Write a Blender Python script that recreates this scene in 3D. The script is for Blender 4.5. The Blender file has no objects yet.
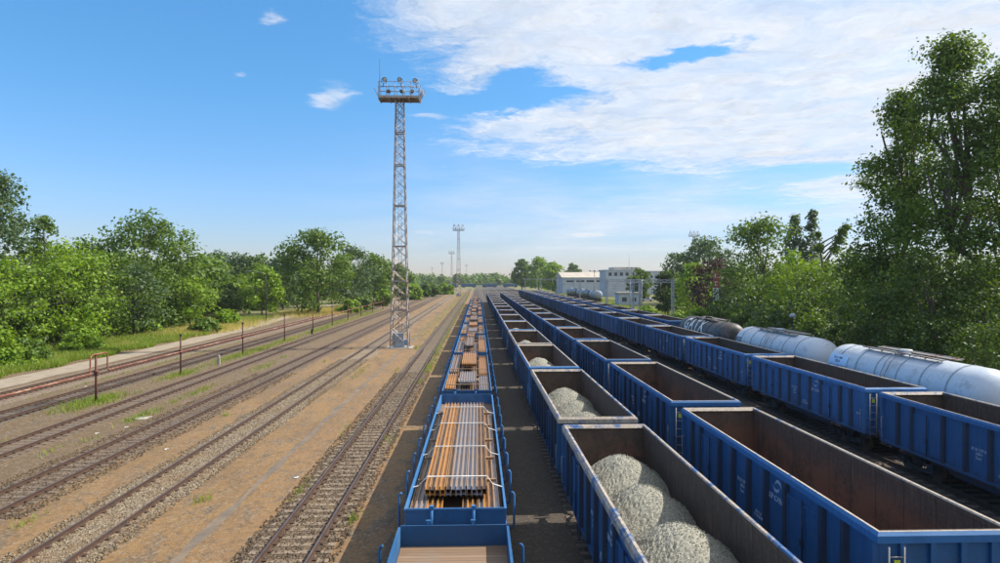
import bpy, math, random
import numpy as np
from mathutils import Vector
R = math.radians
PI = math.pi
rnd = random.Random(7)
scene = bpy.context.scene
COL = scene.collection

# ------------------------------------------------------------------ camera
RAIL = 0.19                                   # rail top above the ground
cam_d = bpy.data.cameras.new('camera')
cam = bpy.data.objects.new('camera', cam_d); COL.objects.link(cam)
cam.location = (0, 0, 8.4 + RAIL)
cam.rotation_euler = (R(90 - 0.304), 0, R(-1.909))
cam_d.sensor_width = 36; cam_d.lens = 23.76
cam_d.clip_start = 0.1; cam_d.clip_end = 6000
scene.camera = cam

# ------------------------------------------------------------------ sun, sky, exposure
SUN_EL, SUN_AZ = 43.0, 9.0                    # azimuth measured from +X towards +Y
sd = Vector((math.cos(R(SUN_EL))*math.cos(R(SUN_AZ)), math.cos(R(SUN_EL))*math.sin(R(SUN_AZ)), math.sin(R(SUN_EL))))
sun_d = bpy.data.lights.new('sun', 'SUN'); sun_d.energy = 5.0; sun_d.angle = R(0.5); sun_d.color = (1, 0.93, 0.82)
sun = bpy.data.objects.new('sun', sun_d); COL.objects.link(sun)
sun.rotation_euler = sd.to_track_quat('Z', 'Y').to_euler(); sun.location = (60, 20, 60)
scene.view_settings.view_transform = 'Standard'
scene.view_settings.look = 'None'
scene.view_settings.exposure = 0.42
scene.view_settings.gamma = 1

class NT:
    """tiny helper for writing node trees"""
    def __init__(s, nt): s.nt = nt; s.L = nt.links
    def n(s, t, **kw):
        nd = s.nt.nodes.new(t)
        for k, v in kw.items(): setattr(nd, k, v)
        return nd
    def set(s, sock, v):
        if v is None: return
        if isinstance(v, bpy.types.NodeSocket): s.L.new(v, sock)
        else:
            if sock.type == 'RGBA' and len(v) == 3: v = (*v, 1)
            sock.default_value = v
    def m(s, op, a, b=None, c=None, clamp=False):
        nd = s.n('ShaderNodeMath', operation=op, use_clamp=clamp)
        for i, v in enumerate((a, b, c)): s.set(nd.inputs[i], v)
        return nd.outputs[0]
    def vm(s, op, a, b=None):
        nd = s.n('ShaderNodeVectorMath', operation=op)
        s.set(nd.inputs[0], a); s.set(nd.inputs[1], b)
        return nd.outputs[0]
    def xyz(s, v):
        nd = s.n('ShaderNodeSeparateXYZ'); s.set(nd.inputs[0], v); return nd.outputs
    def comb(s, x, y, z=0.0):
        nd = s.n('ShaderNodeCombineXYZ')
        for i, v in enumerate((x, y, z)): s.set(nd.inputs[i], v)
        return nd.outputs[0]
    def noise(s, v, scale, detail=4, rough=0.55, dist=0.0):
        nd = s.n('ShaderNodeTexNoise'); s.set(nd.inputs['Vector'], v)
        nd.inputs['Scale'].default_value = scale; nd.inputs['Detail'].default_value = detail
        nd.inputs['Roughness'].default_value = rough; nd.inputs['Distortion'].default_value = dist
        return nd.outputs['Fac']
    def voro(s, v, scale, out='Distance', feature='F1'):
        nd = s.n('ShaderNodeTexVoronoi', feature=feature); s.set(nd.inputs['Vector'], v); nd.inputs['Scale'].default_value = scale
        return nd.outputs[out]
    def step(s, v, a, b):
        nd = s.n('ShaderNodeMapRange', interpolation_type='SMOOTHSTEP'); s.set(nd.inputs[0], v)
        s.set(nd.inputs[1], a); s.set(nd.inputs[2], b); return nd.outputs[0]
    def lin(s, v, a, b, c=0.0, d=1.0):
        nd = s.n('ShaderNodeMapRange'); s.set(nd.inputs[0], v)
        s.set(nd.inputs[1], a); s.set(nd.inputs[2], b); s.set(nd.inputs[3], c); s.set(nd.inputs[4], d); return nd.outputs[0]
    def mix(s, f, a, b, mode='MIX'):
        nd = s.n('ShaderNodeMix', data_type='RGBA', blend_type=mode)
        s.set(nd.inputs[0], f); s.set(nd.inputs[6], a); s.set(nd.inputs[7], b); return nd.outputs[2]

world = bpy.data.worlds.new('World'); scene.world = world; world.use_nodes = True
w = NT(world.node_tree); world.node_tree.nodes.clear()
tc = w.n('ShaderNodeTexCoord').outputs['Generated']
sky = w.n('ShaderNodeTexSky', sky_type='NISHITA', sun_disc=False, sun_elevation=R(SUN_EL), sun_rotation=R(90 - SUN_AZ),
          altitude=100, air_density=1.0, dust_density=0.15, ozone_density=1.8)
hs = w.n('ShaderNodeHueSaturation'); hs.inputs['Saturation'].default_value = 1.12; hs.inputs['Value'].default_value = 1.0
w.set(hs.inputs['Color'], sky.outputs[0])
# cloud layer: directions projected on a flat layer high above the yard
d3 = w.xyz(tc)
up = w.m('MAXIMUM', d3[2], 0.004)
dfw = w.m('MAXIMUM', d3[1], 0.001)
u = w.m('DIVIDE', d3[0], up); v = w.m('DIVIDE', d3[1], up)
wp = w.n('ShaderNodeTexNoise'); w.set(wp.inputs['Vector'], w.comb(u, v, 1.7)); wp.inputs['Scale'].default_value = 1.9; wp.inputs['Detail'].default_value = 7; wp.inputs['Roughness'].default_value = 0.62
wx = w.xyz(wp.outputs['Color'])
ur, vr = u, v
u = w.m('ADD', u, w.m('MULTIPLY', w.m('SUBTRACT', wx[0], 0.5), 0.55)); v = w.m('ADD', v, w.m('MULTIPLY', w.m('SUBTRACT', wx[1], 0.5), 1.0))
P = w.comb(u, v, 0.0)
n1 = w.noise(w.comb(w.m('MULTIPLY', u, 0.8), w.m('MULTIPLY', v, 0.75), 3.3), 1.1, 9, 0.6, 0.2)
n2 = w.noise(w.comb(w.m('MULTIPLY', u, 1.0), w.m('MULTIPLY', v, 1.2), 8.1), 5.5, 8, 0.72, 0.1)
nn = w.m('ADD', w.m('MULTIPLY', w.m('SUBTRACT', n1, 0.5), 3.0), w.m('MULTIPLY', w.m('SUBTRACT', n2, 0.5), 2.2))
def pix(x, y): return ((x - 478)/(278 - y), 660/(278 - y))
left = w.m('MULTIPLY', w.m('ADD', u, w.m('ADD', w.m('MULTIPLY', v, -0.10), 0.70)), 3.0)        # right of this edge
low = w.m('SUBTRACT', w.m('ADD', w.m('MULTIPLY', u, 0.72), 5.4), v)                               # nearer than this edge
reg = w.m('MINIMUM', w.m('MINIMUM', left, w.m('MULTIPLY', low, 0.8)), 1.35)
def blob(cx, cy, rx, ry, ang=0.0):
    du = w.m('SUBTRACT', u, cx); dv = w.m('SUBTRACT', v, cy)
    a = w.m('DIVIDE', w.m('ADD', w.m('MULTIPLY', du, math.cos(ang)), w.m('MULTIPLY', dv, math.sin(ang))), rx)
    b = w.m('DIVIDE', w.m('SUBTRACT', w.m('MULTIPLY', dv, math.cos(ang)), w.m('MULTIPLY', du, math.sin(ang))), ry)
    return w.m('EXPONENT', w.m('MULTIPLY', w.m('ADD', w.m('MULTIPLY', a, a), w.m('MULTIPLY', b, b)), -1.0))
def seg(x0, y0, x1, y1, wd):
    a = pix(x0, y0); b = pix(x1, y1)
    return blob((a[0]+b[0])/2, (a[1]+b[1])/2, math.dist(a, b)/2, wd, math.atan2(b[1]-a[1], b[0]-a[0]))
cut = w.m('MULTIPLY', seg(620, 62, 745, 46, 0.13), 2.2)
cut = w.m('ADD', cut, w.m('MULTIPLY', seg(425, 112, 590, 92, 0.30), 2.6))
cut = w.m('ADD', cut, w.m('MULTIPLY', seg(500, 92, 540, 66, 0.12), 1.5))
cut = w.m('ADD', cut, w.m('MULTIPLY', seg(760, 165, 860, 175, 0.5), 1.6))
cut = w.m('ADD', cut, w.m('MULTIPLY', seg(430, 205, 600, 170, 0.6), 1.5))
dens = w.m('SUBTRACT', w.m('ADD', reg, w.m('MULTIPLY', nn, 0.95)), cut)
thin = w.noise(w.comb(w.m('MULTIPLY', u, 0.9), w.m('MULTIPLY', v, 1.15), 4.4), 2.2, 9, 0.7, 0.2)
main = w.m('MULTIPLY', w.step(dens, -0.3, 1.0), w.lin(thin, 0.36, 0.62, 0.68, 1.0))
small = w.m('MULTIPLY', w.step(w.m('ADD', blob(*pix(336, 100), 0.13, 0.42), w.m('MULTIPLY', nn, 0.28)), 0.35, 1.15), 0.75)
for (x, y, rx, ry, k) in [(285, 28, .07, .10, .6), (249, 73, .05, .07, .5), (430, 120, .12, .09, .5), (500, 128, .16, .10, .6)]:
    small = w.m('MAXIMUM', small, w.m('MULTIPLY', w.step(w.m('ADD', blob(*pix(x, y), rx, ry), w.m('MULTIPLY', nn, 0.25)), 0.3, 1.2), k))
for (x, y, rx, ry, k) in [(587, 234.5, .55, .9, .9), (508, 236, .25, .8, .35), (425, 232, .3, .8, .4)]:
    small = w.m('MAXIMUM', small, w.m('MULTIPLY', w.step(w.m('ADD', blob(*pix(x, y), rx, ry), w.m('MULTIPLY', nn, 0.2)), 0.25, 0.7), k))
# thin veil low in the sky
veil_n = w.noise(w.comb(w.m('MULTIPLY', d3[0], 4.0), 0.0, w.m('MULTIPLY', d3[2], 30.0)), 1.0, 5, 0.6, 0.3)
veil = w.m('MULTIPLY', w.m('MULTIPLY', w.step(d3[2], 0.26, 0.06), w.step(d3[0], -0.35, 0.25)), w.m('MULTIPLY', w.step(veil_n, 0.3, 0.7), 0.7))
cov = w.m('MAXIMUM', w.m('MAXIMUM', main, small), veil)
cov = w.m('MULTIPLY', cov, w.step(d3[2], 0.0, 0.05))
lum = w.lin(w.m('ADD', n2, w.m('MULTIPLY', n1, 0.6)), 0.55, 1.0, 0.72, 0.95)
ccol = w.vm('MULTIPLY', w.comb(lum, lum, lum), (0.93, 0.98, 1.06))
bg1 = w.n('ShaderNodeBackground'); air = w.n('ShaderNodeValToRGB'); w.set(air.inputs[0], d3[2])       # clearer, deeper air overhead; blue-grey summer air low down
er = air.color_ramp.elements; er[0].position = 0.02; er[0].color = (.48, .495, .67, 1); er[1].position = 0.42; er[1].color = (.60, .99, 1.12, 1)
for p_, c_ in ((0.12, (.56, .69, .89, 1)), (0.26, (.54, .85, 1.0, 1))): e_ = er.new(p_); e_.color = c_
w.set(bg1.inputs[0], w.mix(1.0, hs.outputs[0], air.outputs[0], 'MULTIPLY')); bg1.inputs[1].default_value = 0.143
bg2 = w.n('ShaderNodeBackground'); w.set(bg2.inputs[0], ccol); bg2.inputs[1].default_value = 0.80
mx = w.n('ShaderNodeMixShader'); w.set(mx.inputs[0], cov)
w.L.new(bg1.outputs[0], mx.inputs[1]); w.L.new(bg2.outputs[0], mx.inputs[2])
wo = w.n('ShaderNodeOutputWorld'); w.L.new(mx.outputs[0], wo.inputs[0])

# ------------------------------------------------------------------ tagging
def tag(o, label=None, cat=None, group=None, kind=None):
    if label: o['label'] = label
    if cat: o['category'] = cat
    if group: o['group'] = group
    if kind: o['kind'] = kind
    return o
def empty(name, loc=(0, 0, 0), rz=0.0):
    o = bpy.data.objects.new(name, None); COL.objects.link(o); o.location = loc; o.rotation_euler = (0, 0, rz)
    o.empty_display_size = 0.3
    return o
def link(name, me, parent=None, loc=None, rot=None, tint=None):
    o = bpy.data.objects.new(name, me); COL.objects.link(o)
    if parent is not None: o.parent = parent
    if loc is not None: o.location = loc
    if rot is not None: o.rotation_euler = rot
    if tint is not None: o['tint'] = float(tint)
    return o
def copy_tree(o, parent=None, tint=None):
    c = o.copy(); COL.objects.link(c); c.parent = parent
    if tint is not None and 'tint' in c: c['tint'] = float(tint)
    for ch in list(o.children): copy_tree(ch, c, tint)
    return c
ORD = ['nearest', 'second', 'third', 'fourth', 'fifth', 'sixth', 'seventh', 'eighth', 'ninth', 'tenth', 'eleventh', 'twelfth',
       'thirteenth', 'fourteenth', 'fifteenth', 'sixteenth', 'seventeenth', 'eighteenth', 'nineteenth', 'twentieth',
       'twenty-first', 'twenty-second', 'twenty-third', 'twenty-fourth', 'twenty-fifth', 'twenty-sixth', 'twenty-seventh', 'twenty-eighth']

# ------------------------------------------------------------------ materials
def mat(name, fn):
    m_ = bpy.data.materials.new(name); m_.use_nodes = True
    t = NT(m_.node_tree); m_.node_tree.nodes.clear()
    out = t.n('ShaderNodeOutputMaterial'); b = t.n('ShaderNodeBsdfPrincipled')
    t.L.new(b.outputs[0], out.inputs[0])
    t.out = out; t.b = b
    t.obj = t.n('ShaderNodeTexCoord').outputs['Object']
    t.pos = t.n('ShaderNodeNewGeometry').outputs['Position']
    r = fn(t)
    if r:
        t.set(b.inputs['Base Color'], r[0]); t.set(b.inputs['Roughness'], r[1])
        if len(r) > 2 and r[2] is not None: t.set(b.inputs['Metallic'], r[2])
        if len(r) > 3:
            bp = t.n('ShaderNodeBump'); bp.inputs['Strength'].default_value = r[4]; bp.inputs['Distance'].default_value = r[5]
            t.set(bp.inputs['Height'], r[3]); t.L.new(bp.outputs[0], b.inputs['Normal'])
    return m_
def tintn(t):
    a = t.n('ShaderNodeAttribute', attribute_type='OBJECT', attribute_name='tint'); return a.outputs['Fac']

def blue_fn(base, dirty=0.5):
    def f(t):
        ti = tintn(t)
        x, y, z = t.xyz(t.obj)
        off = t.m('MULTIPLY', ti, 57.0)
        q = t.comb(t.m('ADD', x, off), y, z)
        streak = t.noise(t.comb(t.m('ADD', x, off), t.m('MULTIPLY', y, 6.0), t.m('MULTIPLY', z, 0.6)), 2.0, 5, 0.6)
        big = t.noise(q, 0.9, 5, 0.6)
        fine = t.noise(q, 14.0, 4, 0.7)
        c = t.mix(t.m('FRACT', t.m('MULTIPLY', ti, 7.3)), tuple(k*0.62 for k in base), tuple(min(1, k*1.15 + 0.035) for k in base))
        c = t.mix(t.m('MULTIPLY', t.step(streak, 0.42, 0.72), 0.6), c, tuple(k*0.45 + 0.01 for k in base))
        c = t.mix(t.m('MULTIPLY', t.step(big, 0.52, 0.8), 0.35), c, (base[0] + 0.06, base[1] + 0.09, base[2] + 0.07))
        ru = t.m('MULTIPLY', t.step(t.m('ADD', t.m('ADD', fine, t.m('MULTIPLY', streak, 0.25)), t.m('MULTIPLY', big, 0.5)), t.lin(ti, 0, 1, 1.02, 0.90), 1.12), dirty)
        c = t.mix(ru, c, (0.10, 0.045, 0.02))
        dr = t.noise(t.comb(t.m('ADD', x, off), t.m('MULTIPLY', y, 9.0), t.m('MULTIPLY', z, 0.35)), 1.3, 4, 0.7)
        c = t.mix(t.m('MULTIPLY', t.step(dr, 0.62, 0.74), t.lin(ti, 0, 1, .25, .6)), c, (0.075, 0.05, 0.038))
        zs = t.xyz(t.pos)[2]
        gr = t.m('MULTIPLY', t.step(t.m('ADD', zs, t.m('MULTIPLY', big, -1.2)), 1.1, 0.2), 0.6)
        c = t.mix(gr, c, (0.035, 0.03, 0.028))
        return (c, t.lin(big, 0.3, 0.7, 0.5, 0.75), None, fine, 0.15, 0.01)
    return f
M = {}
M['blue'] = mat('blue_paint', blue_fn((0.004, 0.098, 0.27)))
M['blue_light'] = mat('bright_blue_paint', blue_fn((0.012, 0.15, 0.40), 0.5))
def rimtop(t):
    ti = tintn(t); x, y, z = t.xyz(t.obj); q = t.comb(t.m('ADD', x, t.m('MULTIPLY', ti, 31.0)), y, z)
    a = t.noise(q, 1.6, 6, 0.65); b = t.noise(q, 11.0, 4, 0.7)
    c = t.mix(t.step(b, 0.35, 0.7), (0.46, 0.39, 0.31), (0.28, 0.22, 0.17))
    c = t.mix(t.step(t.m('ADD', a, t.m('MULTIPLY', b, 0.3)), t.lin(ti, 0, 1, 0.74, 0.58), 0.80), c, (0.015, 0.09, 0.25))
    c = t.mix(t.m('MULTIPLY', t.step(b, 0.62, 0.72), 0.6), c, (0.22, 0.11, 0.06))
    return (c, 0.6, None, b, 0.3, 0.01)
M['blue_dark'] = mat('dark_blue_paint', blue_fn((0.003, 0.022, 0.065), 0.4))  # darker blue than the wall panels, for the wagon posts
M['rim'] = mat('worn_rim_paint', rimtop)
def rust(t):
    ti = tintn(t); x, y, z = t.xyz(t.obj); o = t.m('MULTIPLY', ti, 41.0)
    q = t.comb(t.m('ADD', x, o), y, z)
    a = t.noise(q, 0.55, 6, 0.62, 0.4); b = t.noise(q, 7.0, 5, 0.7, 0.3)
    s = t.noise(t.comb(x, t.m('MULTIPLY', t.m('ADD', y, o), 5.0), t.m('MULTIPLY', z, 0.7)), 1.5, 5, 0.65)
    c = t.mix(t.step(b, 0.3, 0.75), (0.055, 0.036, 0.026), (0.095, 0.062, 0.045))
    c = t.mix(t.m('MULTIPLY', t.step(s, 0.45, 0.72), 0.55), c, (0.145, 0.10, 0.072))
    lowz = t.step(z, 2.95, 2.2)
    rr = t.m('MULTIPLY', t.step(t.m('ADD', a, t.m('MULTIPLY', b, 0.25)), t.lin(ti, 0, 1, 0.52, 0.72), t.lin(ti, 0, 1, 0.68, 0.84)), lowz)
    c = t.mix(t.m('MULTIPLY', rr, 0.85), c, (0.17, 0.082, 0.05))
    c = t.mix(t.m('MULTIPLY', t.step(t.noise(q, 22.0, 3, 0.8), 0.66, 0.72), 0.5), c, (0.24, 0.2, 0.18))
    fr = t.m('FRACT', t.m('DIVIDE', t.m('ADD', y, 60.6), 1.2))
    sm = t.m('MULTIPLY', t.m('LESS_THAN', fr, 0.028), t.m('LESS_THAN', t.m('ABSOLUTE', y), 6.35))
    c = t.mix(t.m('MULTIPLY', sm, 0.75), c, (0.02, 0.014, 0.01))
    return (c, 0.75, None, t.m('ADD', b, t.m('MULTIPLY', s, 0.8)), 0.5, 0.02)
M['rust_in'] = mat('rusty_wagon_inside', rust)
def simple(base, rough=0.7, metal=0.0, var=0.3, sc=3.0, bump=0.1, c2=None, dist=0.01):
    def f(t):
        a = t.noise(t.obj, sc, 5, 0.65); b = t.noise(t.obj, sc*7, 4, 0.7)
        c = t.mix(t.step(a, 0.3, 0.7), tuple(k*(1-var) for k in base), tuple(min(1, k*(1+var)) for k in base))
        if c2: c = t.mix(t.step(t.m('ADD', a, t.m('MULTIPLY', b, 0.4)), 0.68, 0.82), c, c2)
        return (c, rough, metal, b, bump, dist)
    return f
M['dark'] = mat('grimy_dark_steel', simple((0.028, 0.025, 0.024), 0.75))
M['under'] = mat('grimy_blue_steel', simple((0.02, 0.035, 0.075), 0.7, 0, 0.4, 3, 0.2, (0.05, 0.035, 0.025)))
M['wheel'] = mat('wheel_steel', simple((0.09, 0.055, 0.04), 0.6, 0.3))
M['yellow'] = mat('reflector_yellow', simple((0.55, 0.6, 0.03), 0.5))
M['white_mark'] = mat('white_marking', simple((0.40, 0.45, 0.52), 0.6, 0, 0.4, 6))
M['white'] = mat('white_paint', simple((0.72, 0.72, 0.70), 0.6))
M['rail'] = mat('rusty_rail', simple((0.085, 0.045, 0.028), 0.7, 0.1, 0.35, 2.0, 0.2, (0.055, 0.035, 0.026)))
M['railtop'] = mat('worn_rail_head', simple((0.17, 0.115, 0.085), 0.4, 0.5, 0.3, 1.0))
M['galv'] = mat('weathered_galvanised_steel', simple((0.36, 0.34, 0.33), 0.5, 0.35, 0.25, 1.5, 0.1, (0.24, 0.12, 0.08)))
M['galv_far'] = mat('pale_steel', simple((0.33, 0.36, 0.40), 0.6, 0.1, 0.15, 1.0))
M['rustpost'] = mat('rusty_post', simple((0.10, 0.035, 0.022), 0.7, 0, 0.4, 4))
M['pipe'] = mat('red_rusty_pipe', simple((0.25, 0.07, 0.042), 0.65, 0, 0.3, 1.2, 0.1, (0.42, 0.25, 0.18)))
M['tank_white'] = mat('silver_tank_paint', simple((0.55, 0.60, 0.66), 0.38, 0.0, 0.09, 0.8, 0.03, (0.44, 0.46, 0.48)))
M['tank_black'] = mat('black_tank_paint', simple((0.03, 0.027, 0.027), 0.5, 0, 0.4, 1.0, 0.05, (0.09, 0.07, 0.065)))
M['cloth'] = mat('white_strap', simple((0.60, 0.60, 0.58), 0.8))
M['timber'] = mat('pale_timber', simple((0.27, 0.175, 0.10), 0.85, 0, 0.3, 5, 0.3))
M['cabinet'] = mat('grey_blue_cabinet', simple((0.30, 0.36, 0.42), 0.55, 0, 0.15, 2, 0.05, (0.2, 0.2, 0.2)))
M['glass'] = mat('lamp_glass', simple((0.5, 0.52, 0.5), 0.15, 0.0, 0.1))
M['concrete'] = mat('concrete', simple((0.36, 0.33, 0.29), 0.9, 0, 0.25, 3, 0.3))
M['wall_white'] = mat('white_cladding', simple((0.40, 0.44, 0.50), 0.7, 0, 0.12, 0.3))
M['roof_tan'] = mat('pale_roof', simple((0.45, 0.40, 0.33), 0.75, 0, 0.15, 0.3))
M['window'] = mat('dark_window', simple((0.04, 0.05, 0.06), 0.15, 0, 0.3))
M['red_sign'] = mat('red_sign_paint', simple((0.42, 0.06, 0.06), 0.6, 0, 0.2, 2))
M['carw'] = mat('car_paint_white', simple((0.6, 0.6, 0.62), 0.3))
M['card'] = mat('car_paint_dark', simple((0.05, 0.07, 0.11), 0.3))
M['rubber'] = mat('rubber', simple((0.02, 0.02, 0.02), 0.8))
def steelbar(base, edge):
    def f(t):
        x, y, z = t.xyz(t.obj)
        a = t.noise(t.comb(t.m('MULTIPLY', x, 3.0), t.m('MULTIPLY', y, 0.5), z), 2.2, 6, 0.7); b = t.noise(t.obj, 18, 4, 0.7)
        c = t.mix(t.step(a, 0.40, 0.66), base, edge)
        c = t.mix(t.m('MULTIPLY', t.step(b, 0.5, 0.75), 0.4), c, tuple(k*0.55 for k in base))
        c = t.mix(t.m('MULTIPLY', t.step(z, 0.10, 0.14), 0.45), c, (0.44, 0.24, 0.09))
        c = t.mix(t.m('MULTIPLY', t.step(z, 0.05, 0.02), 0.6), c, tuple(k*0.45 for k in base))
        return (c, 0.5, 0.15, b, 0.1, 0.005)
    return f
M['bar_o'] = mat('orange_rusted_steel', steelbar((0.56, 0.28, 0.06), (0.36, 0.18, 0.07)))
M['bar_g'] = mat('blue_grey_mill_steel', steelbar((0.28, 0.29, 0.34), (0.30, 0.22, 0.16)))
M['bar_b'] = mat('brown_mill_steel', steelbar((0.17, 0.11, 0.075), (0.34, 0.18, 0.07)))
def planks(t):
    x, y, z = t.xyz(t.obj)
    pid = t.m('FLOOR', t.m('DIVIDE', y, 0.17)); fr = t.m('FRACT', t.m('DIVIDE', y, 0.17))
    wn = t.n('ShaderNodeTexWhiteNoise', noise_dimensions='1D'); t.set(wn.inputs['W'], pid)
    g = t.noise(t.comb(t.m('MULTIPLY', x, 1.4), t.m('MULTIPLY', y, 26), pid), 1.6, 6, 0.65)
    c = t.mix(wn.outputs['Value'], (0.19, 0.12, 0.07), (0.30, 0.20, 0.13))
    c = t.mix(t.m('MULTIPLY', t.step(g, 0.4, 0.7), 0.6), c, (0.19, 0.12, 0.08))
    c = t.mix(t.step(t.noise(t.obj, 1.3, 4), 0.5, 0.75), c, (0.22, 0.165, 0.12))
    c = t.mix(t.m('LESS_THAN', fr, 0.07), c, (0.03, 0.022, 0.016))
    return (c, 0.85, None, g, 0.4, 0.01)
M['planks'] = mat('worn_deck_planks', planks)
def sleeper_fn(c1, c2):
    def f(t):
        ti = tintn(t); x, y, z = t.xyz(t.obj)
        g = t.noise(t.comb(t.m('MULTIPLY', x, 2.0), t.m('ADD', t.m('MULTIPLY', y, 18), t.m('MULTIPLY', ti, 90.)), z), 1.5, 5, 0.7)
        d = t.noise(t.comb(x, t.m('ADD', y, t.m('MULTIPLY', ti, 77.)), z), 3.0, 4, 0.6)
        c = t.mix(t.step(g, 0.3, 0.7), c1, c2)
        c = t.mix(t.m('MULTIPLY', t.step(d, 0.5, 0.68), 0.75), c, (0.09, 0.068, 0.05))
        ax = t.m('ABSOLUTE', t.m('SUBTRACT', t.m('ABSOLUTE', x), 0.75))
        c = t.mix(t.m('MULTIPLY', t.step(ax, 0.22, 0.08), 0.6), c, (0.13, 0.065, 0.035))
        return (c, 0.85, None, g, 0.4, 0.01)
    return f
M['sleeper'] = mat('pale_weathered_sleeper', sleeper_fn((0.19, 0.145, 0.10), (0.28, 0.215, 0.15)))
M['sleeper_d'] = mat('dark_sleeper', sleeper_fn((0.13, 0.095, 0.07), (0.21, 0.16, 0.12)))
def gravel_fn(c1, c2, c3, sc, bump=1.0, dirt=0.3, dist=0.03, dcol=(0.16, 0.11, 0.07)):
    def f(t):
        cell = t.n('ShaderNodeTexVoronoi'); t.set(cell.inputs['Vector'], t.pos); cell.inputs['Scale'].default_value = sc
        rv = t.xyz(cell.outputs['Color'])
        c = t.mix(t.step(rv[0], 0.1, 0.9), c1, c2)
        c = t.mix(t.step(rv[1], 0.75, 0.95), c, c3)
        c = t.mix(t.m('MULTIPLY', t.step(cell.outputs['Distance'], 0.35, 0.75), 0.55), c, tuple(k*0.35 for k in c1))
        a = t.noise(t.pos, 0.45, 5, 0.65, 0.6)
        c = t.mix(t.m('MULTIPLY', t.step(a, 0.45, 0.7), dirt), c, dcol)
        h = t.m('SUBTRACT', 1.0, cell.outputs['Distance'])
        return (c, 0.9, None, h, bump, dist)
    return f
M['pile'] = mat('crushed_stone', gravel_fn((0.28, 0.275, 0.225), (0.36, 0.35, 0.285), (0.41, 0.40, 0.335), 34, 0.35, 0.15, 0.03, (0.33, 0.29, 0.22)))
M['stone'] = mat('loose_stone', simple((0.37, 0.345, 0.285), 0.9, 0, 0.35, 9))
M['ballast_pale'] = mat('pale_ballast', gravel_fn((0.19, 0.14, 0.085), (0.32, 0.25, 0.165), (0.42, 0.36, 0.27), 15, 1.0, 0.6, 0.04, (0.22, 0.145, 0.08)))
M['ballast_brown'] = mat('brown_ballast', gravel_fn((0.095, 0.065, 0.04), (0.17, 0.12, 0.075), (0.25, 0.19, 0.13), 14, 1.0, 0.8, 0.03, (0.18, 0.12, 0.065)))
M['ballast_dark'] = mat('oily_and_shaded_ballast', gravel_fn((0.050, 0.038, 0.028), (0.11, 0.082, 0.058), (0.17, 0.135, 0.10), 14, 0.9, 0.5, 0.03, (0.045, 0.035, 0.028)))  # dark stone on one left track; painted shade under the trains
M['ballast_pink'] = mat('pinkish_ballast', gravel_fn((0.17, 0.12, 0.08), (0.27, 0.195, 0.135), (0.33, 0.26, 0.195), 13, 0.9, 0.6, 0.03, (0.20, 0.14, 0.085)))
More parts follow.
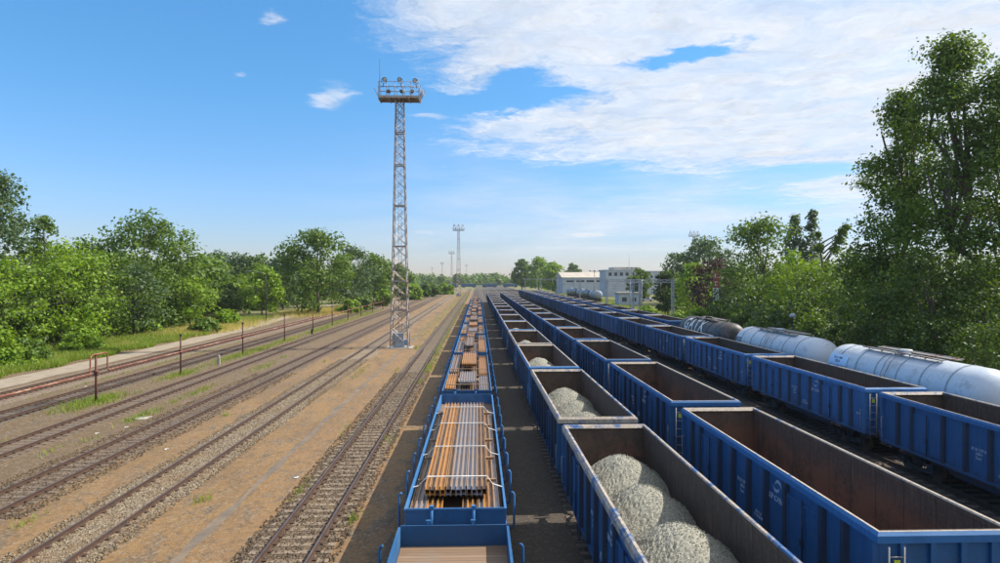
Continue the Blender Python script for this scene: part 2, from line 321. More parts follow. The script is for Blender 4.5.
def ground(t):
    x, y, z = t.xyz(t.pos)
    q = t.comb(t.m('MULTIPLY', x, 1.0), t.m('MULTIPLY', y, 0.35), 0.0)
    a = t.noise(q, 0.35, 7, 0.62, 0.7); b = t.noise(q, 1.6, 7, 0.68, 0.5); c_ = t.noise(t.pos, 14, 5, 0.75); d = t.noise(t.pos, 45, 3, 0.7)
    xw = t.m('ADD', x, t.m('MULTIPLY', t.m('SUBTRACT', b, 0.5), 2.2))
    c = t.mix(t.step(a, 0.38, 0.66), (0.28, 0.16, 0.06), (0.175, 0.102, 0.043))
    c = t.mix(t.m('MULTIPLY', t.step(b, 0.52, 0.72), 0.85), c, (0.115, 0.084, 0.055))
    c = t.mix(t.m('MULTIPLY', t.step(b, 0.46, 0.28), 0.5), c, (0.30, 0.205, 0.105))
    # oily, greyer soil between the older tracks on the left
    oil = t.m('MULTIPLY', t.step(xw, -14.8, -19.5), t.step(a, 0.85, 0.50))
    c = t.mix(t.m('MULTIPLY', oil, 0.85), c, (0.125, 0.083, 0.042))
    # orange, ochre stretch right of the mast
    c = t.mix(t.m('MULTIPLY', t.m('MULTIPLY', t.step(xw, -9.6, -8.2), t.step(a, 0.3, 0.6)), 0.45), c, (0.30, 0.165, 0.075))
    # painted shade: soil darkened under and between the standing trains
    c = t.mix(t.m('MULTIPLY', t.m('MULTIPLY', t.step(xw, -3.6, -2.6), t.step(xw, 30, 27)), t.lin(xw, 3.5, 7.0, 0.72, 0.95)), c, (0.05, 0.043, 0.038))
    # cinder streaks in lanes
    c = t.mix(t.m('MULTIPLY', t.m('MULTIPLY', t.step(b, 0.50, 0.62), t.step(t.noise(q, 0.8, 4), 0.45, 0.6)), 0.55), c, (0.11, 0.09, 0.072))
    grs = t.m('MULTIPLY', t.step(xw, -41.5, -43.5), 1.0)
    grs = t.m('MAXIMUM', grs, t.step(xw, 33, 36))
    grs = t.m('MAXIMUM', grs, t.step(t.m('ADD', y, t.m('MULTIPLY', a, 60.)), 420, 560))
    gcol = t.mix(t.step(a, 0.35, 0.65), (0.075, 0.13, 0.02), (0.20, 0.19, 0.06))
    c = t.mix(grs, c, gcol)
    weed = t.m('MULTIPLY', t.m('MULTIPLY', t.step(b, 0.60, 0.68), t.step(c_, 0.45, 0.6)), t.m('MULTIPLY', t.step(a, 0.42, 0.6), 0.55))
    c = t.mix(weed, c, (0.13, 0.16, 0.035))
    c = t.mix(t.m('MULTIPLY', t.step(c_, 0.60, 0.70), 0.6), c, (0.34, 0.245, 0.14))
    c = t.mix(t.m('MULTIPLY', t.step(c_, 0.46, 0.36), 0.6), c, (0.10, 0.072, 0.048))
    e1 = t.noise(t.pos, 4.2, 6, 0.7, 0.6); e2 = t.noise(t.pos, 0.9, 5, 0.6, 1.0)
    c = t.mix(t.m('MULTIPLY', t.step(e1, 0.50, 0.64), 0.55), c, (0.105, 0.072, 0.04))
    c = t.mix(t.m('MULTIPLY', t.step(e2, 0.56, 0.66), 0.5), c, (0.085, 0.066, 0.048))
    c = t.mix(t.m('MULTIPLY', t.step(e1, 0.42, 0.33), 0.4), c, (0.36, 0.255, 0.135))
    vg = t.n('ShaderNodeTexVoronoi'); t.set(vg.inputs['Vector'], t.pos); vg.inputs['Scale'].default_value = 13
    gv = t.xyz(vg.outputs['Color'])
    gm = t.m('MULTIPLY', t.step(t.m('ADD', gv[0], t.m('MULTIPLY', t.m('SUBTRACT', b, 0.5), 2.0)), 0.55, 0.75), 0.6)
    c = t.mix(gm, c, t.mix(gv[1], (0.10, 0.072, 0.045), (0.36, 0.27, 0.17)))
    c = t.mix(t.m('MULTIPLY', t.m('MULTIPLY', t.step(xw, -3.4, -2.4), t.step(xw, 30, 27)), t.lin(xw, 3.5, 7.0, 0.66, 0.9)), c, (0.058, 0.052, 0.047))  # painted shade again, laid over the later blotches between the trains
    return (c, 0.95, None, t.m('ADD', t.m('ADD', c_, t.m('MULTIPLY', d, 0.5)), t.m('MULTIPLY', b, 1.5)), 0.8, 0.05)
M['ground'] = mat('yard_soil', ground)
def pathf(c1, c2):
    def f(t):
        a = t.noise(t.pos, 0.9, 6, 0.65); b = t.noise(t.pos, 12, 5, 0.7)
        c = t.mix(t.step(a, 0.35, 0.65), c1, c2); c = t.mix(t.m('MULTIPLY', t.step(b, 0.55, 0.7), 0.5), c, tuple(k*0.6 for k in c1))
        return (c, 0.95, None, b, 0.5, 0.02)
    return f
M['path'] = mat('pale_dirt_road', pathf((0.33, 0.275, 0.205), (0.26, 0.21, 0.15)))
M['strip'] = mat('grey_compacted_strip', pathf((0.13, 0.105, 0.08), (0.21, 0.155, 0.105)))
M['slab'] = mat('sandy_walkway', pathf((0.30, 0.205, 0.12), (0.24, 0.165, 0.10)))
def leaf_fn(c1, c2, c3):
    def f(t):
        a = t.n('ShaderNodeAttribute', attribute_name='lv').outputs['Fac']
        big = t.noise(t.pos, 0.28, 3, 0.5)
        c = t.mix(a, c1, c2); c = t.mix(t.step(big, 0.5, 0.72), c, c3)
        t.b.inputs['Roughness'].default_value = 0.55
        t.set(t.b.inputs['Base Color'], c); t.b.inputs['Specular IOR Level'].default_value = 0.35
        tr = t.n('ShaderNodeBsdfTranslucent'); t.set(tr.inputs[0], t.mix(1.0, c, (1.9, 1.7, 0.45), 'MULTIPLY'))
        ms = t.n('ShaderNodeMixShader'); ms.inputs[0].default_value = 0.33
        t.L.new(t.b.outputs[0], ms.inputs[1]); t.L.new(tr.outputs[0], ms.inputs[2]); t.L.new(ms.outputs[0], t.out.inputs[0])
    return f
M['leaf_dark'] = mat('dark_leaves', leaf_fn((0.032, 0.066, 0.010), (0.070, 0.125, 0.018), (0.06, 0.11, 0.012)))
M['leaf_mid'] = mat('mid_green_leaves', leaf_fn((0.050, 0.105, 0.012), (0.125, 0.21, 0.026), (0.11, 0.185, 0.017)))
M['leaf_lime'] = mat('yellow_green_leaves', leaf_fn((0.10, 0.19, 0.012), (0.22, 0.34, 0.025), (0.16, 0.28, 0.016)))
M['leaf_grey'] = mat('grey_green_leaves', leaf_fn((0.05, 0.095, 0.04), (0.10, 0.165, 0.075), (0.075, 0.13, 0.055)))
M['leaf_copper'] = mat('copper_leaves', leaf_fn((0.03, 0.016, 0.022), (0.055, 0.028, 0.035), (0.035, 0.03, 0.025)))
M['grass'] = mat('grass_blades', leaf_fn((0.12, 0.19, 0.02), (0.24, 0.32, 0.05), (0.30, 0.30, 0.09)))
M['hay'] = mat('dry_grass_blades', leaf_fn((0.36, 0.31, 0.11), (0.50, 0.43, 0.18), (0.30, 0.32, 0.09)))
M['bark'] = mat('bark', simple((0.11, 0.085, 0.065), 0.9, 0, 0.35, 4, 0.6))

# ------------------------------------------------------------------ mesh builder
class MB:
    def __init__(s): s.v = []; s.f = []; s.mi = []; s.smooth = []
    def face(s, idx, mi=0, sm=False): s.f.append(tuple(idx)); s.mi.append(mi); s.smooth.append(sm)
    def box(s, x0, x1, y0, y1, z0, z1, mi=0, faces=None):
        """faces: dict side->material index for '-x','+x','-y','+y','-z','+z'"""
        b = len(s.v)
        s.v += [(x0, y0, z0), (x1, y0, z0), (x1, y1, z0), (x0, y1, z0), (x0, y0, z1), (x1, y0, z1), (x1, y1, z1), (x0, y1, z1)]
        for k, q in (('-z', (3, 2, 1, 0)), ('+z', (4, 5, 6, 7)), ('-y', (0, 1, 5, 4)), ('+x', (1, 2, 6, 5)), ('+y', (2, 3, 7, 6)), ('-x', (3, 0, 4, 7))):
            s.face([b+i for i in q], (faces or {}).get(k, mi))
        return s
    def cbox(s, c, d, mi=0, rz=0.0, rx=0.0, ry=0.0):
        from mathutils import Euler
        e = Euler((rx, ry, rz)).to_matrix(); b = len(s.v)
        for z in (-1, 1):
            for (x, y) in ((-1, -1), (1, -1), (1, 1), (-1, 1)):
                p = e @ Vector((x*d[0]/2, y*d[1]/2, z*d[2]/2)); s.v.append((c[0]+p.x, c[1]+p.y, c[2]+p.z))
        for q in ((3, 2, 1, 0), (4, 5, 6, 7), (0, 1, 5, 4), (1, 2, 6, 5), (2, 3, 7, 6), (3, 0, 4, 7)): s.face([b+i for i in q], mi)
        return s
    def tube(s, pts, r, n=6, mi=0, cap=True, sm=True):
        pts = [Vector(p) for p in pts]; rs = r if isinstance(r, (list, tuple)) else [r]*len(pts)
        b = len(s.v); prev = None
        for i, p in enumerate(pts):
            t = (pts[min(i+1, len(pts)-1)] - pts[max(i-1, 0)]).normalized()
            if prev is None:
                a = t.cross(Vector((0, 0, 1)));  a = t.cross(Vector((1, 0, 0))) if a.length < 1e-3 else a
            else: a = prev - t*prev.dot(t)
            a.normalize(); prev = a; c = t.cross(a)
            for k in range(n):
                th = 2*PI*k/n; q = p + (a*math.cos(th) + c*math.sin(th))*rs[i]; s.v.append(tuple(q))
        for i in range(len(pts)-1):
            for k in range(n):
                s.face((b+i*n+k, b+i*n+(k+1) % n, b+(i+1)*n+(k+1) % n, b+(i+1)*n+k), mi, sm)
        if cap: s.face([b+k for k in range(n)][::-1], mi); s.face([b+(len(pts)-1)*n+k for k in range(n)], mi)
        return s
    def prism(s, poly, a0, a1, axis='y', mi=0, mis=None):
        """poly in (x,z) extruded along y, or in (y,z) extruded along x"""
        n = len(poly); b = len(s.v)
        for a in (a0, a1):
            for (p, q) in poly: s.v.append((p, a, q) if axis == 'y' else (a, p, q))
        for k in range(n): s.face((b+k, b+(k+1) % n, b+n+(k+1) % n, b+n+k), mis[k] if mis else mi)
        s.face([b+k for k in range(n)][::-1], mi); s.face([b+n+k for k in range(n)], mi)
        return s
    def ring(s, hx, hy, prof, mis):
        """rectangular frame: prof is a closed list of (outward offset, z)"""
        b = len(s.v); n = len(prof)
        for (sx, sy) in ((-1, -1), (1, -1), (1, 1), (-1, 1)):
            for (o, z) in prof: s.v.append((sx*(hx+o), sy*(hy+o), z))
        for c in range(4):
            d = (c+1) % 4
            for k in range(n): s.face((b+c*n+k, b+d*n+k, b+d*n+(k+1) % n, b+c*n+(k+1) % n), mis[k])
        return s
    def lathe(s, prof, n=24, axis='y', c=(0, 0, 0), mi=0, sm=True, mis=None):
        """prof list of (along, radius)"""
        b = len(s.v)
        for (a, r) in prof:
            for k in range(n):
                th = 2*PI*k/n; p, q = r*math.cos(th), r*math.sin(th)
                s.v.append({'y': (c[0]+p, c[1]+a, c[2]+q), 'x': (c[0]+a, c[1]+p, c[2]+q), 'z': (c[0]+p, c[1]+q, c[2]+a)}[axis])
        for i in range(len(prof)-1):
            for k in range(n): s.face((b+i*n+k, b+i*n+(k+1) % n, b+(i+1)*n+(k+1) % n, b+(i+1)*n+k), mis[i] if mis else mi, sm)
        s.face([b+k for k in range(n)][::-1], mi); s.face([b+(len(prof)-1)*n+k for k in range(n)], mi)
        return s
    def mesh(s, name, mats):
        me = bpy.data.meshes.new(name); me.from_pydata(s.v, [], s.f)
        for m_ in (mats if isinstance(mats, (list, tuple)) else [mats]): me.materials.append(m_)
        me.polygons.foreach_set('material_index', s.mi); me.polygons.foreach_set('use_smooth', s.smooth)
        me.update()
        import bmesh
        bm = bmesh.new(); bm.from_mesh(me); bmesh.ops.recalc_face_normals(bm, faces=bm.faces[:]); bm.to_mesh(me); bm.free()
        return me
    def build(s, name, mats, parent=None, loc=None, tint=None):
        return link(name, s.mesh(name, mats), parent, loc, None, tint)
def box_obj(name, dims, m_, parent=None, tint=None, **kw): return MB().box(*dims, **kw).build(name, m_, parent, None, tint)

def text_mesh(body, size, mname='white_mark', extrude=0.004, spacing=1.0):
    c = bpy.data.curves.new('lettering', 'FONT'); c.body = body; c.size = size; c.extrude = extrude; c.align_x = 'CENTER'; c.space_character = spacing
    c.resolution_u = 2; c.offset = size*0.018
    o = bpy.data.objects.new('lettering', c); COL.objects.link(o)
    bpy.context.view_layer.update()
    me = bpy.data.meshes.new_from_object(o.evaluated_get(bpy.context.evaluated_depsgraph_get()))
    bpy.data.objects.remove(o); me.materials.clear(); me.materials.append(M[mname]); me.name = 'lettering'
    return me

# ------------------------------------------------------------------ ground, tracks
def sheet(name, x0, x1, y0, y1, z, m_, nx=2, ny=2, wob=0.0):
    vs, fs = [], []
    for j in range(ny+1):
        for i in range(nx+1):
            x = x0 + (x1-x0)*i/nx; y = y0 + (y1-y0)*(j/ny)**1.6
            if wob and i in (0, nx): x += rnd.uniform(-wob, wob)
            vs.append((x, y, z))
    for j in range(ny):
        for i in range(nx):
            a = j*(nx+1)+i; fs.append((a, a+1, a+nx+2, a+nx+1))
    me = bpy.data.meshes.new(name); me.from_pydata(vs, [], fs); me.materials.append(m_)
    o = link(name, me); tag(o, kind='structure'); return o
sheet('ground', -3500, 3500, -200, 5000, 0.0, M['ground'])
def curve_x(xs, y):
    """piecewise-smooth x along a line, xs list of (y, x)"""
    for (ya, xa), (yb, xb) in zip(xs, xs[1:]):
        if y <= yb:
            t = max(0, (y-ya)/(yb-ya)); return xa + (xb-xa)*t
    return xs[-1][1]
def ribbon(name, xs, hw, z, m_, y0, y1, step=4.0, wob=0.0, drop=0.0):
    vs, fs = [], []; y = y0; k = 0
    while y <= y1 + 0.01:
        cx = curve_x(xs, y); a = rnd.uniform(-wob, wob); b = rnd.uniform(-wob, wob)
        vs += [(cx-hw+a, y, z-drop), (cx-hw*0.75+a, y, z), (cx+hw*0.75+b, y, z), (cx+hw+b, y, z-drop)]
        if k:
            q = 4*(k-1)
            for i in range(3): fs.append((q+i, q+i+1, q+i+5, q+i+4))
        k += 1; y += step*(1 if y < 120 else 3)
    me = bpy.data.meshes.new(name); me.from_pydata(vs, [], fs); me.materials.append(m_)
    return tag(link(name, me), kind='structure')

RP = [(-0.072, 0), (0.072, 0), (0.072, 0.012), (0.012, 0.03), (0.010, 0.115), (0.036, 0.128), (0.036, 0.155), (-0.036, 0.155), (-0.036, 0.128), (-0.010, 0.115), (-0.012, 0.03), (-0.072, 0.012)]
RMI = [0]*12; RMI[6] = 1
def rail_mesh(xs, off, y0, y1):
    b = MB(); ys = [y0]; straight = len(xs) == 2 and abs(xs[0][1]-xs[1][1]) < 1e-6
    while ys[-1] < y1: ys.append(y1 if straight else min(y1, ys[-1]+6))
    n = len(RP)
    for y in ys:
        cx = curve_x(xs, y) + off
        for (p, q) in RP: b.v.append((cx+p, y, 0.035+q))
    for i in range(len(ys)-1):
        for k in range(n): b.face((i*n+k, i*n+(k+1) % n, (i+1)*n+(k+1) % n, (i+1)*n+k), RMI[k])
    return b
def sleeper_me(m_, clips=True, top=0.035):
    b = MB().box(-1.28, 1.28, -0.125, 0.125, -0.08, top)
    me_m = [m_, M['rail']]
    if clips:
        for sx in (-1, 1):
            for o in (-0.13, 0.13): b.box(sx*0.75+o-0.055, sx*0.75+o+0.055, -0.075, 0.075, top, top+0.05, 1)
    return b.mesh('sleeper', me_m)
SL = {'sleeper': sleeper_me(M['sleeper']), 'sleeper_d': sleeper_me(M['sleeper_d']), 'clip': sleeper_me(M['sleeper_d'], True, 0.022)}
def track(xs, label, sl, bal, y0, y1, ys0, n=100, hw=1.32, far=220, bz=0.02):
    """xs [(y,x)...], sleepers from ys0 at 0.62 m"""
    ribbon('ballast_bed', xs, hw, bz, M[bal], y0, y1, wob=0.22, drop=0.018)
    t = tag(empty('railway_track', (0, 0, 0)), label, 'railway track', 'rusty yard tracks laid side by side')
    for s_ in (-0.75, 0.75): rail_mesh(xs, s_, y0, y1).build('rail', [M['rail'], M['railtop']], t)
    y = ys0; k = 0
    sm = SL[sl]; rest = MB()
    while y < far:
        cx = curve_x(xs, y)
        if k < n:
            o = link('sleeper', sm, t, (cx+rnd.uniform(-.04, .04), y+rnd.uniform(-.03, .03), rnd.uniform(-.008, .003)), (0, 0, rnd.uniform(-.012, .012)), rnd.random())
        else: rest.box(cx-1.28, cx+1.28, y-0.125, y+0.125, 0.0, 0.035)
        k += 1; y += 0.62 if k < n else (0.62 if y < 120 else 1.24)
    if rest.f: tag(rest.build('sleepers', M['sleeper' if sl == 'sleeper' else 'sleeper_d'], t, None, 0.5), kind='stuff')
    return t
def st(x): return [(-5, x), (600, x)]
TR = {'A': st(-5.85), 'B': [(-5, -13.0), (120, -13.0), (300, -12.6), (600, -11)], 'C': st(-18.1), 'D': [(-5, -23.4), (100, -23.6), (260, -22.4), (420, -20)],
      'E': [(-5, -29.3), (90, -29.4), (170, -29.8), (300, -31)], 'F': [(-5, -34.2), (100, -34.3), (170, -34.0), (260, -36), (320, -40)]}
track(TR['A'], 'rusty track with pale sleepers beside the steel-laden wagons', 'sleeper', 'ballast_brown', 3, 520, 17)
track(TR['B'], 'track in pale stone ballast just left of the tall lattice mast', 'clip', 'ballast_pale', 3, 520, 17, hw=1.42, bz=0.026)
track(TR['C'], 'track with dark exposed sleepers, second left of the lattice mast', 'sleeper_d', 'ballast_brown', 3, 520, 22)
track(TR['D'], 'track in oily grey soil just right of the rusty posts', 'sleeper_d', 'ballast_brown', 3, 420, 28)
track(TR['E'], 'dark narrow-looking track just behind the rusty posts', 'clip', 'ballast_dark', 3, 300, 34)
track(TR['F'], 'outermost left track beside the pale dirt road', 'sleeper_d', 'ballast_pink', 3, 320, 38, hw=2.2)
XT = {'S': -0.65, 'G1': 4.46, 'G2': 9.6, 'X': 14.7, 'G3': 19.7, 'G4': 24.6}
for k, lb in (('S', 'track in shadow under the steel-laden wagons'), ('G1', 'track under the wagons filled with gravel'), ('G2', 'track under the middle row of empty blue gondolas'),
              ('X', 'empty shaded track between the two rows of blue gondolas'), ('G3', 'track under the blue gondolas nearest the tank cars'), ('G4', 'track under the silver tank cars')):
    track(st(XT[k]), lb, 'sleeper_d', 'ballast_dark', -5, 500, 3, 60, far=70)  # dark ballast colour stands in for deep shade around the trains
ribbon('path', [(0, -9.2), (50, -9.15), (140, -8.9), (300, -8.7)], 0.17, 0.006, M['strip'], 3, 260, step=0.9, wob=0.10)
ribbon('dirt_road', [(0, -38.4), (70, -38.6), (110, -39.5), (150, -42.0), (200, -47)], 1.45, 0.01, M['path'], 3, 230, wob=0.35)

# ------------------------------------------------------------------ wagon parts
def bogie(parent, y, tint=0.4, low=False):
    g = MB()
    for s_ in (-1, 1):
        x = s_*1.0
        g.prism([(-1.25, .42), (-1.2, .62), (-.75, .64), (-.45, .40), (.45, .40), (.75, .64), (1.2, .62), (1.25, .42), (.95, .34), (.6, .3), (.3, .22), (-.3, .22), (-.6, .3), (-.95, .34)], x-0.05, x+0.05, 'x')
        for yy in (-.9, .9): g.box(x-0.12, x+0.12, yy-0.16, yy+0.16, 0.36, 0.62)
        for k in range(3): g.tube([(x, -0.16+k*0.16, .42), (x, -0.16+k*0.16, .66)], 0.07, 8)
    g.box(-1.0, 1.0, -0.2, 0.2, 0.55, 0.8)
    b = g.build('bogie', M['dark'], parent, (0, y, 0), tint)
    for yy in (-.9, .9):
        w_ = MB()
        for s_ in (-1, 1): w_.lathe([(-.07, .40), (-.07, .46), (-.02, .46), (-.02, .43), (.06, .43), (.06, .38)], 20 if not low else 10, 'x', (s_*0.75, 0, 0.44), 0)
        w_.tube([(-.75, 0, .44), (.75, 0, .44)], .08, 8)
        w_.build('wheelset', M['wheel'], b, (0, yy, 0))
    return b
BOG = None
def buffers(parent, hy, tint):
    for s_ in (-1, 1):
        for sx in (-0.87, 0.87):
            o = link('buffer', BUF, parent, (sx, s_*hy, 1.05), (0, 0, 0 if s_ > 0 else PI), tint)
BUF = MB().lathe([(-0.02, .13), (0.3, .11), (0.3, .08), (.5, .08), (.5, .22), (.56, .20), (.58, .12)], 14, 'y').mesh('buffer', M['dark'])
POSTM = MB().prism([(-0.075, 0), (-0.055, 0.10), (0.055, 0.10), (0.075, 0)], 0, 1, 'y').mesh('post', [M['blue']])
RIMP = [(-0.035, 3.06), (-0.035, 3.18), (-0.01, 3.215), (0.055, 3.22), (0.115, 3.15), (0.115, 3.00), (0.0, 3.00)]
def rim(g):
    b = MB().ring(1.38, 6.38, RIMP, RIMM)
    for s_ in (-1, 1): b.prism([(s_*6.25, 3.12), (s_*6.34, 3.22), (s_*6.34, 3.12)], -1.34, 1.34, 'x', 1)
    b.build('top_rail', [M['blue_light'], M['rim'], M['rust_in']], g, None, 0.5)
RIMM = [2, 1, 1, 0, 0, 0, 2]
TX1 = text_mesh('PKP CARGO', 0.22); TX2 = text_mesh('31 51 597 8\n 164-1\nEaos', 0.15); TX3 = text_mesh('A B C D\n37 45 53 59', 0.12); TX4 = text_mesh('24,0 t', 0.13)
def logo():
    b = MB()
    for ph in (0, PI):
        n = 10
        for i in range(n):
            a0 = ph + i/n*PI*0.95; a1 = ph + (i+1)/n*PI*0.95
            w0 = 0.09*math.sin(i/n*PI)+0.015; w1 = 0.09*math.sin((i+1)/n*PI)+0.015
            cx = 0.06*math.cos(ph)
            q = []
            for a, ww in ((a0, w0), (a1, w1)):
                for rr in (0.19, 0.19-ww*0.9): q.append((cx+rr*math.cos(a), rr*math.sin(a), 0.0))
            k = len(b.v); b.v += q; b.face((k, k+2, k+3, k+1))
    return b.mesh('logo', M['white_mark'])
LOGO = logo()
BND = [-6.4, -5.2, -4.25, -2.4, -1.2, 0.0, 1.2, 2.4, 4.25, 5.2, 6.4]
def panel_marks(root, sx, lod):
    X = sx*1.405; rot = (R(90), 0, R(-90 if sx < 0 else 90))
    s_ = 1
    link('lettering', TX1, root, (X, -1.8, 2.25), rot)
    link('logo', LOGO, root, (X, -1.8, 2.68), rot)
    if lod == 0:
        link('lettering', TX2, root, (X, 0.6, 2.05), rot)
        link('lettering', TX3, root, (X, -0.6, 1.50), rot)
        link('lettering', TX4, root, (X, -5.8, 1.85), rot)
def make_gondola(lod=0):
    tt = 0.5
    g = empty('gondola_wagon')
    L = 6.4
    for sx in (-1, 1):
        f = {'-x': 1 if sx > 0 else 0, '+x': 1 if sx < 0 else 0}
        xa, xb = (1.36, 1.40) if sx > 0 else (-1.40, -1.36)
        b = MB().box(xa, xb, -L, L, 1.08, 3.06, 0, f)
        # bottom chord and mid flange
        xc, xd = (1.40, 1.47) if sx > 0 else (-1.47, -1.40)
        b.box(xc, xd, -L, L, 1.02, 1.14, 0)
        if lod > 0:
            for y in BND: b.box(*((1.402, 1.48) if sx > 0 else (-1.48, -1.402)), y-0.1 if y > -6.3 else y, y+0.1 if y < 6.3 else y, 1.145, 2.995, 2 if abs(y) < 6.3 else 0)
        w_ = b.build('side_wall', [M['blue'], M['rust_in'], M['blue_dark']], g, None, tt)
        if lod == 0:
            for y in BND:
                yy = max(-6.28, min(6.28, y))
                p = MB().prism([(yy-0.11, 0), (yy-0.075, 0.11), (yy+0.075, 0.11), (yy+0.11, 0)], 1.145, 2.995)
                me = p.mesh('post', [M['blue_dark' if abs(y) < 6.3 else 'blue']])
                # prism runs along its own y; turn it upright
                for v_ in me.vertices:
                    a, bb, c = v_.co; v_.co = (sx*(1.402+c), a, bb)
                me.update(); link('post', me, g, None, None, tt)
            for yd in (-3.325, 3.325):
                for dd in (-0.43, 0.43):
                    c0 = yd+dd
                    d = MB().box(*sorted((sx*1.405, sx*1.43)), c0-0.40, c0+0.40, 1.2, 2.72)
                    for q in ((c0-0.40, c0-0.34), (c0+0.34, c0+0.40)): d.box(*sorted((sx*1.432, sx*1.46)), *q, 1.2, 2.72)
                    for q in ((1.2, 1.27), (2.65, 2.72)): d.box(*sorted((sx*1.432, sx*1.457)), c0-0.335, c0+0.335, *q)
                    do = d.build('door', M['blue'], g, None, tt+0.15)
                    if dd > 0:
                        MB().tube([(sx*1.475, yd, 1.1), (sx*1.475, yd, 2.8)], 0.022, 6).cbox((sx*1.49, yd, 1.75), (0.05, 0.12, 0.2)).build('latch', M['under'], do)
                st_ = MB()
                for zz in (0.45, 0.75): st_.box(*sorted((sx*1.36, sx*1.42)), yd-0.25, yd+0.25, zz, zz+0.03)
                for q in (-0.25, 0.22): st_.box(*sorted((sx*1.36, sx*1.39)), yd+q, yd+q+0.03, 0.45, 1.02)
                st_.build('step', M['under'], g, None, tt)
            panel_marks(g, sx, lod)
            for sy in (-1, 1):
                MB().tube([(sx*1.40, sy*6.2, 1.25), (sx*1.54, sy*6.2, 1.28), (sx*1.54, sy*6.2, 2.15), (sx*1.40, sy*6.2, 2.18)], 0.016, 6).build('handrail', M['galv'], g)
    for sy in (-1, 1):
        f = {'-y': 1 if sy > 0 else 0, '+y': 1 if sy < 0 else 0}
        ya, yb = (L-0.04, L) if sy > 0 else (-L, -L+0.04)
        b = MB().box(-1.358, 1.358, ya, yb, 1.08, 3.06, 0, f)
        yo = sorted((sy*(L+0.002), sy*(L+0.09)))
        for x in (-0.95, -0.32, 0.32, 0.95): b.box(x-0.06, x+0.06, *yo, 1.15, 3.02)
        for z in (1.02, 1.7, 2.3): b.box(-1.36, 1.36, sorted((sy*(L+0.002), sy*(L+0.07)))[0], sorted((sy*(L+0.002), sy*(L+0.07)))[1], z, z+0.09)
        b.build('end_wall', [M['blue'], M['rust_in']], g, None, tt)
        if lod == 0:
            lad = MB()
            yl = sy*(L+0.16)
            for xx in (-1.3, -0.98): lad.tube([(xx, yl, 0.9), (xx, yl, 2.95)], 0.018, 5)
            for k in range(6): lad.tube([(-1.3, yl, 1.05+k*0.34), (-0.98, yl, 1.05+k*0.34)], 0.014, 5)
            lad.build('ladder', M['galv'], g)
            MB().cbox((-1.15, sy*(L+0.19), 2.62), (0.12, 0.02, 0.16)).build('marker_plate', M['yellow'], g)
            MB().tube([(0, sy*L, 1.05), (0, sy*(L+0.35), 1.02), (0, sy*(L+0.6), 0.85)], 0.05, 6).tube([(0.3, sy*L, .95), (0.3, sy*(L+0.4), .6), (0.1, sy*(L+0.6), .75)], 0.025, 6).build('coupling', M['dark'], g)
    MB().box(-1.355, 1.355, -L+0.045, L-0.045, 1.12, 1.2, 0).build('floor', [M['rust_in']], g, None, tt)
    rim(g)
    u_ = MB().box(-1.3, 1.3, -L, -L+0.2, 0.85, 1.10).box(-1.3, 1.3, L-0.2, L, 0.85, 1.10).box(-0.25, 0.25, -L+0.21, L-0.21, 0.78, 1.10)
    for sx in (-1, 1): u_.prism([(-L+0.21, 1.10), (L-0.21, 1.10), (L-0.21, 0.9), (3, .9), (2.2, .62), (-2.2, .62), (-3, .9), (-L+0.21, 0.9)], sx*1.05-0.05, sx*1.05+0.05, 'x')
    if lod < 2: u_.tube([(-0.7, -1.3, .6), (-0.7, 0.2, .6)], 0.2, 12).box(0.45, 0.9, -0.9, 0.3, 0.45, 0.8)
    u_.build('underframe', M['under'], g, None, tt)
    for y in (-4.5, 4.5): bogie(g, y, tt, lod > 0)
    if lod < 2: buffers(g, L-0.0, tt)
    return g
def make_gondola_far():
    g = empty('gondola_wagon'); L = 6.4
    b = MB()
    for sx in (-1, 1):
        xa, xb = (1.36, 1.40) if sx > 0 else (-1.40, -1.36)
        b.box(xa, xb, -L, L, 1.0, 3.06, 0, {'-x' if sx > 0 else '+x': 1})
        for y in BND: b.box(*((1.402, 1.48) if sx > 0 else (-1.48, -1.402)), max(y-.1, -6.4), min(y+.1, 6.4), 1.0, 2.995, 2 if abs(y) < 6.3 else 0)
    for sy in (-1, 1):
        ya, yb = (L-0.04, L) if sy > 0 else (-L, -L+0.04)
        b.box(-1.358, 1.358, ya, yb, 1.0, 3.06, 0, {'-y' if sy > 0 else '+y': 1})
    b.box(-1.355, 1.355, -L+0.05, L-0.05, 1.1, 1.2, 1)
    b.build('body', [M['blue'], M['rust_in'], M['blue_dark']], g, None, 0.5)
    rim(g)
    MB().box(-1.1, 1.1, -L, L, 0.7, 0.99).box(-1.05, 1.05, -5.6, -3.4, 0.15, 0.65).box(-1.05, 1.05, 3.4, 5.6, 0.15, 0.65).build('underframe', M['dark'], g, None, .5)
    return g
PROTO = [make_gondola(0), make_gondola(1), make_gondola_far()]
used = [False]*3
def place_gondola(x, y, tint, label, group, rz=0.0, dist=None):
    d = dist if dist is not None else y
    k = 0 if d < 78 else (1 if d < 170 else 2)
    if not used[k]:
        o = PROTO[k]; used[k] = True
        for c in o.children_recursive:
            if 'tint' in c: c['tint'] = float(tint)
    else: o = copy_tree(PROTO[k], None, tint)
    o.location = (x, y, RAIL); o.rotation_euler = (0, 0, rz)
    tag(o, label, 'gondola wagon', group)
    return o

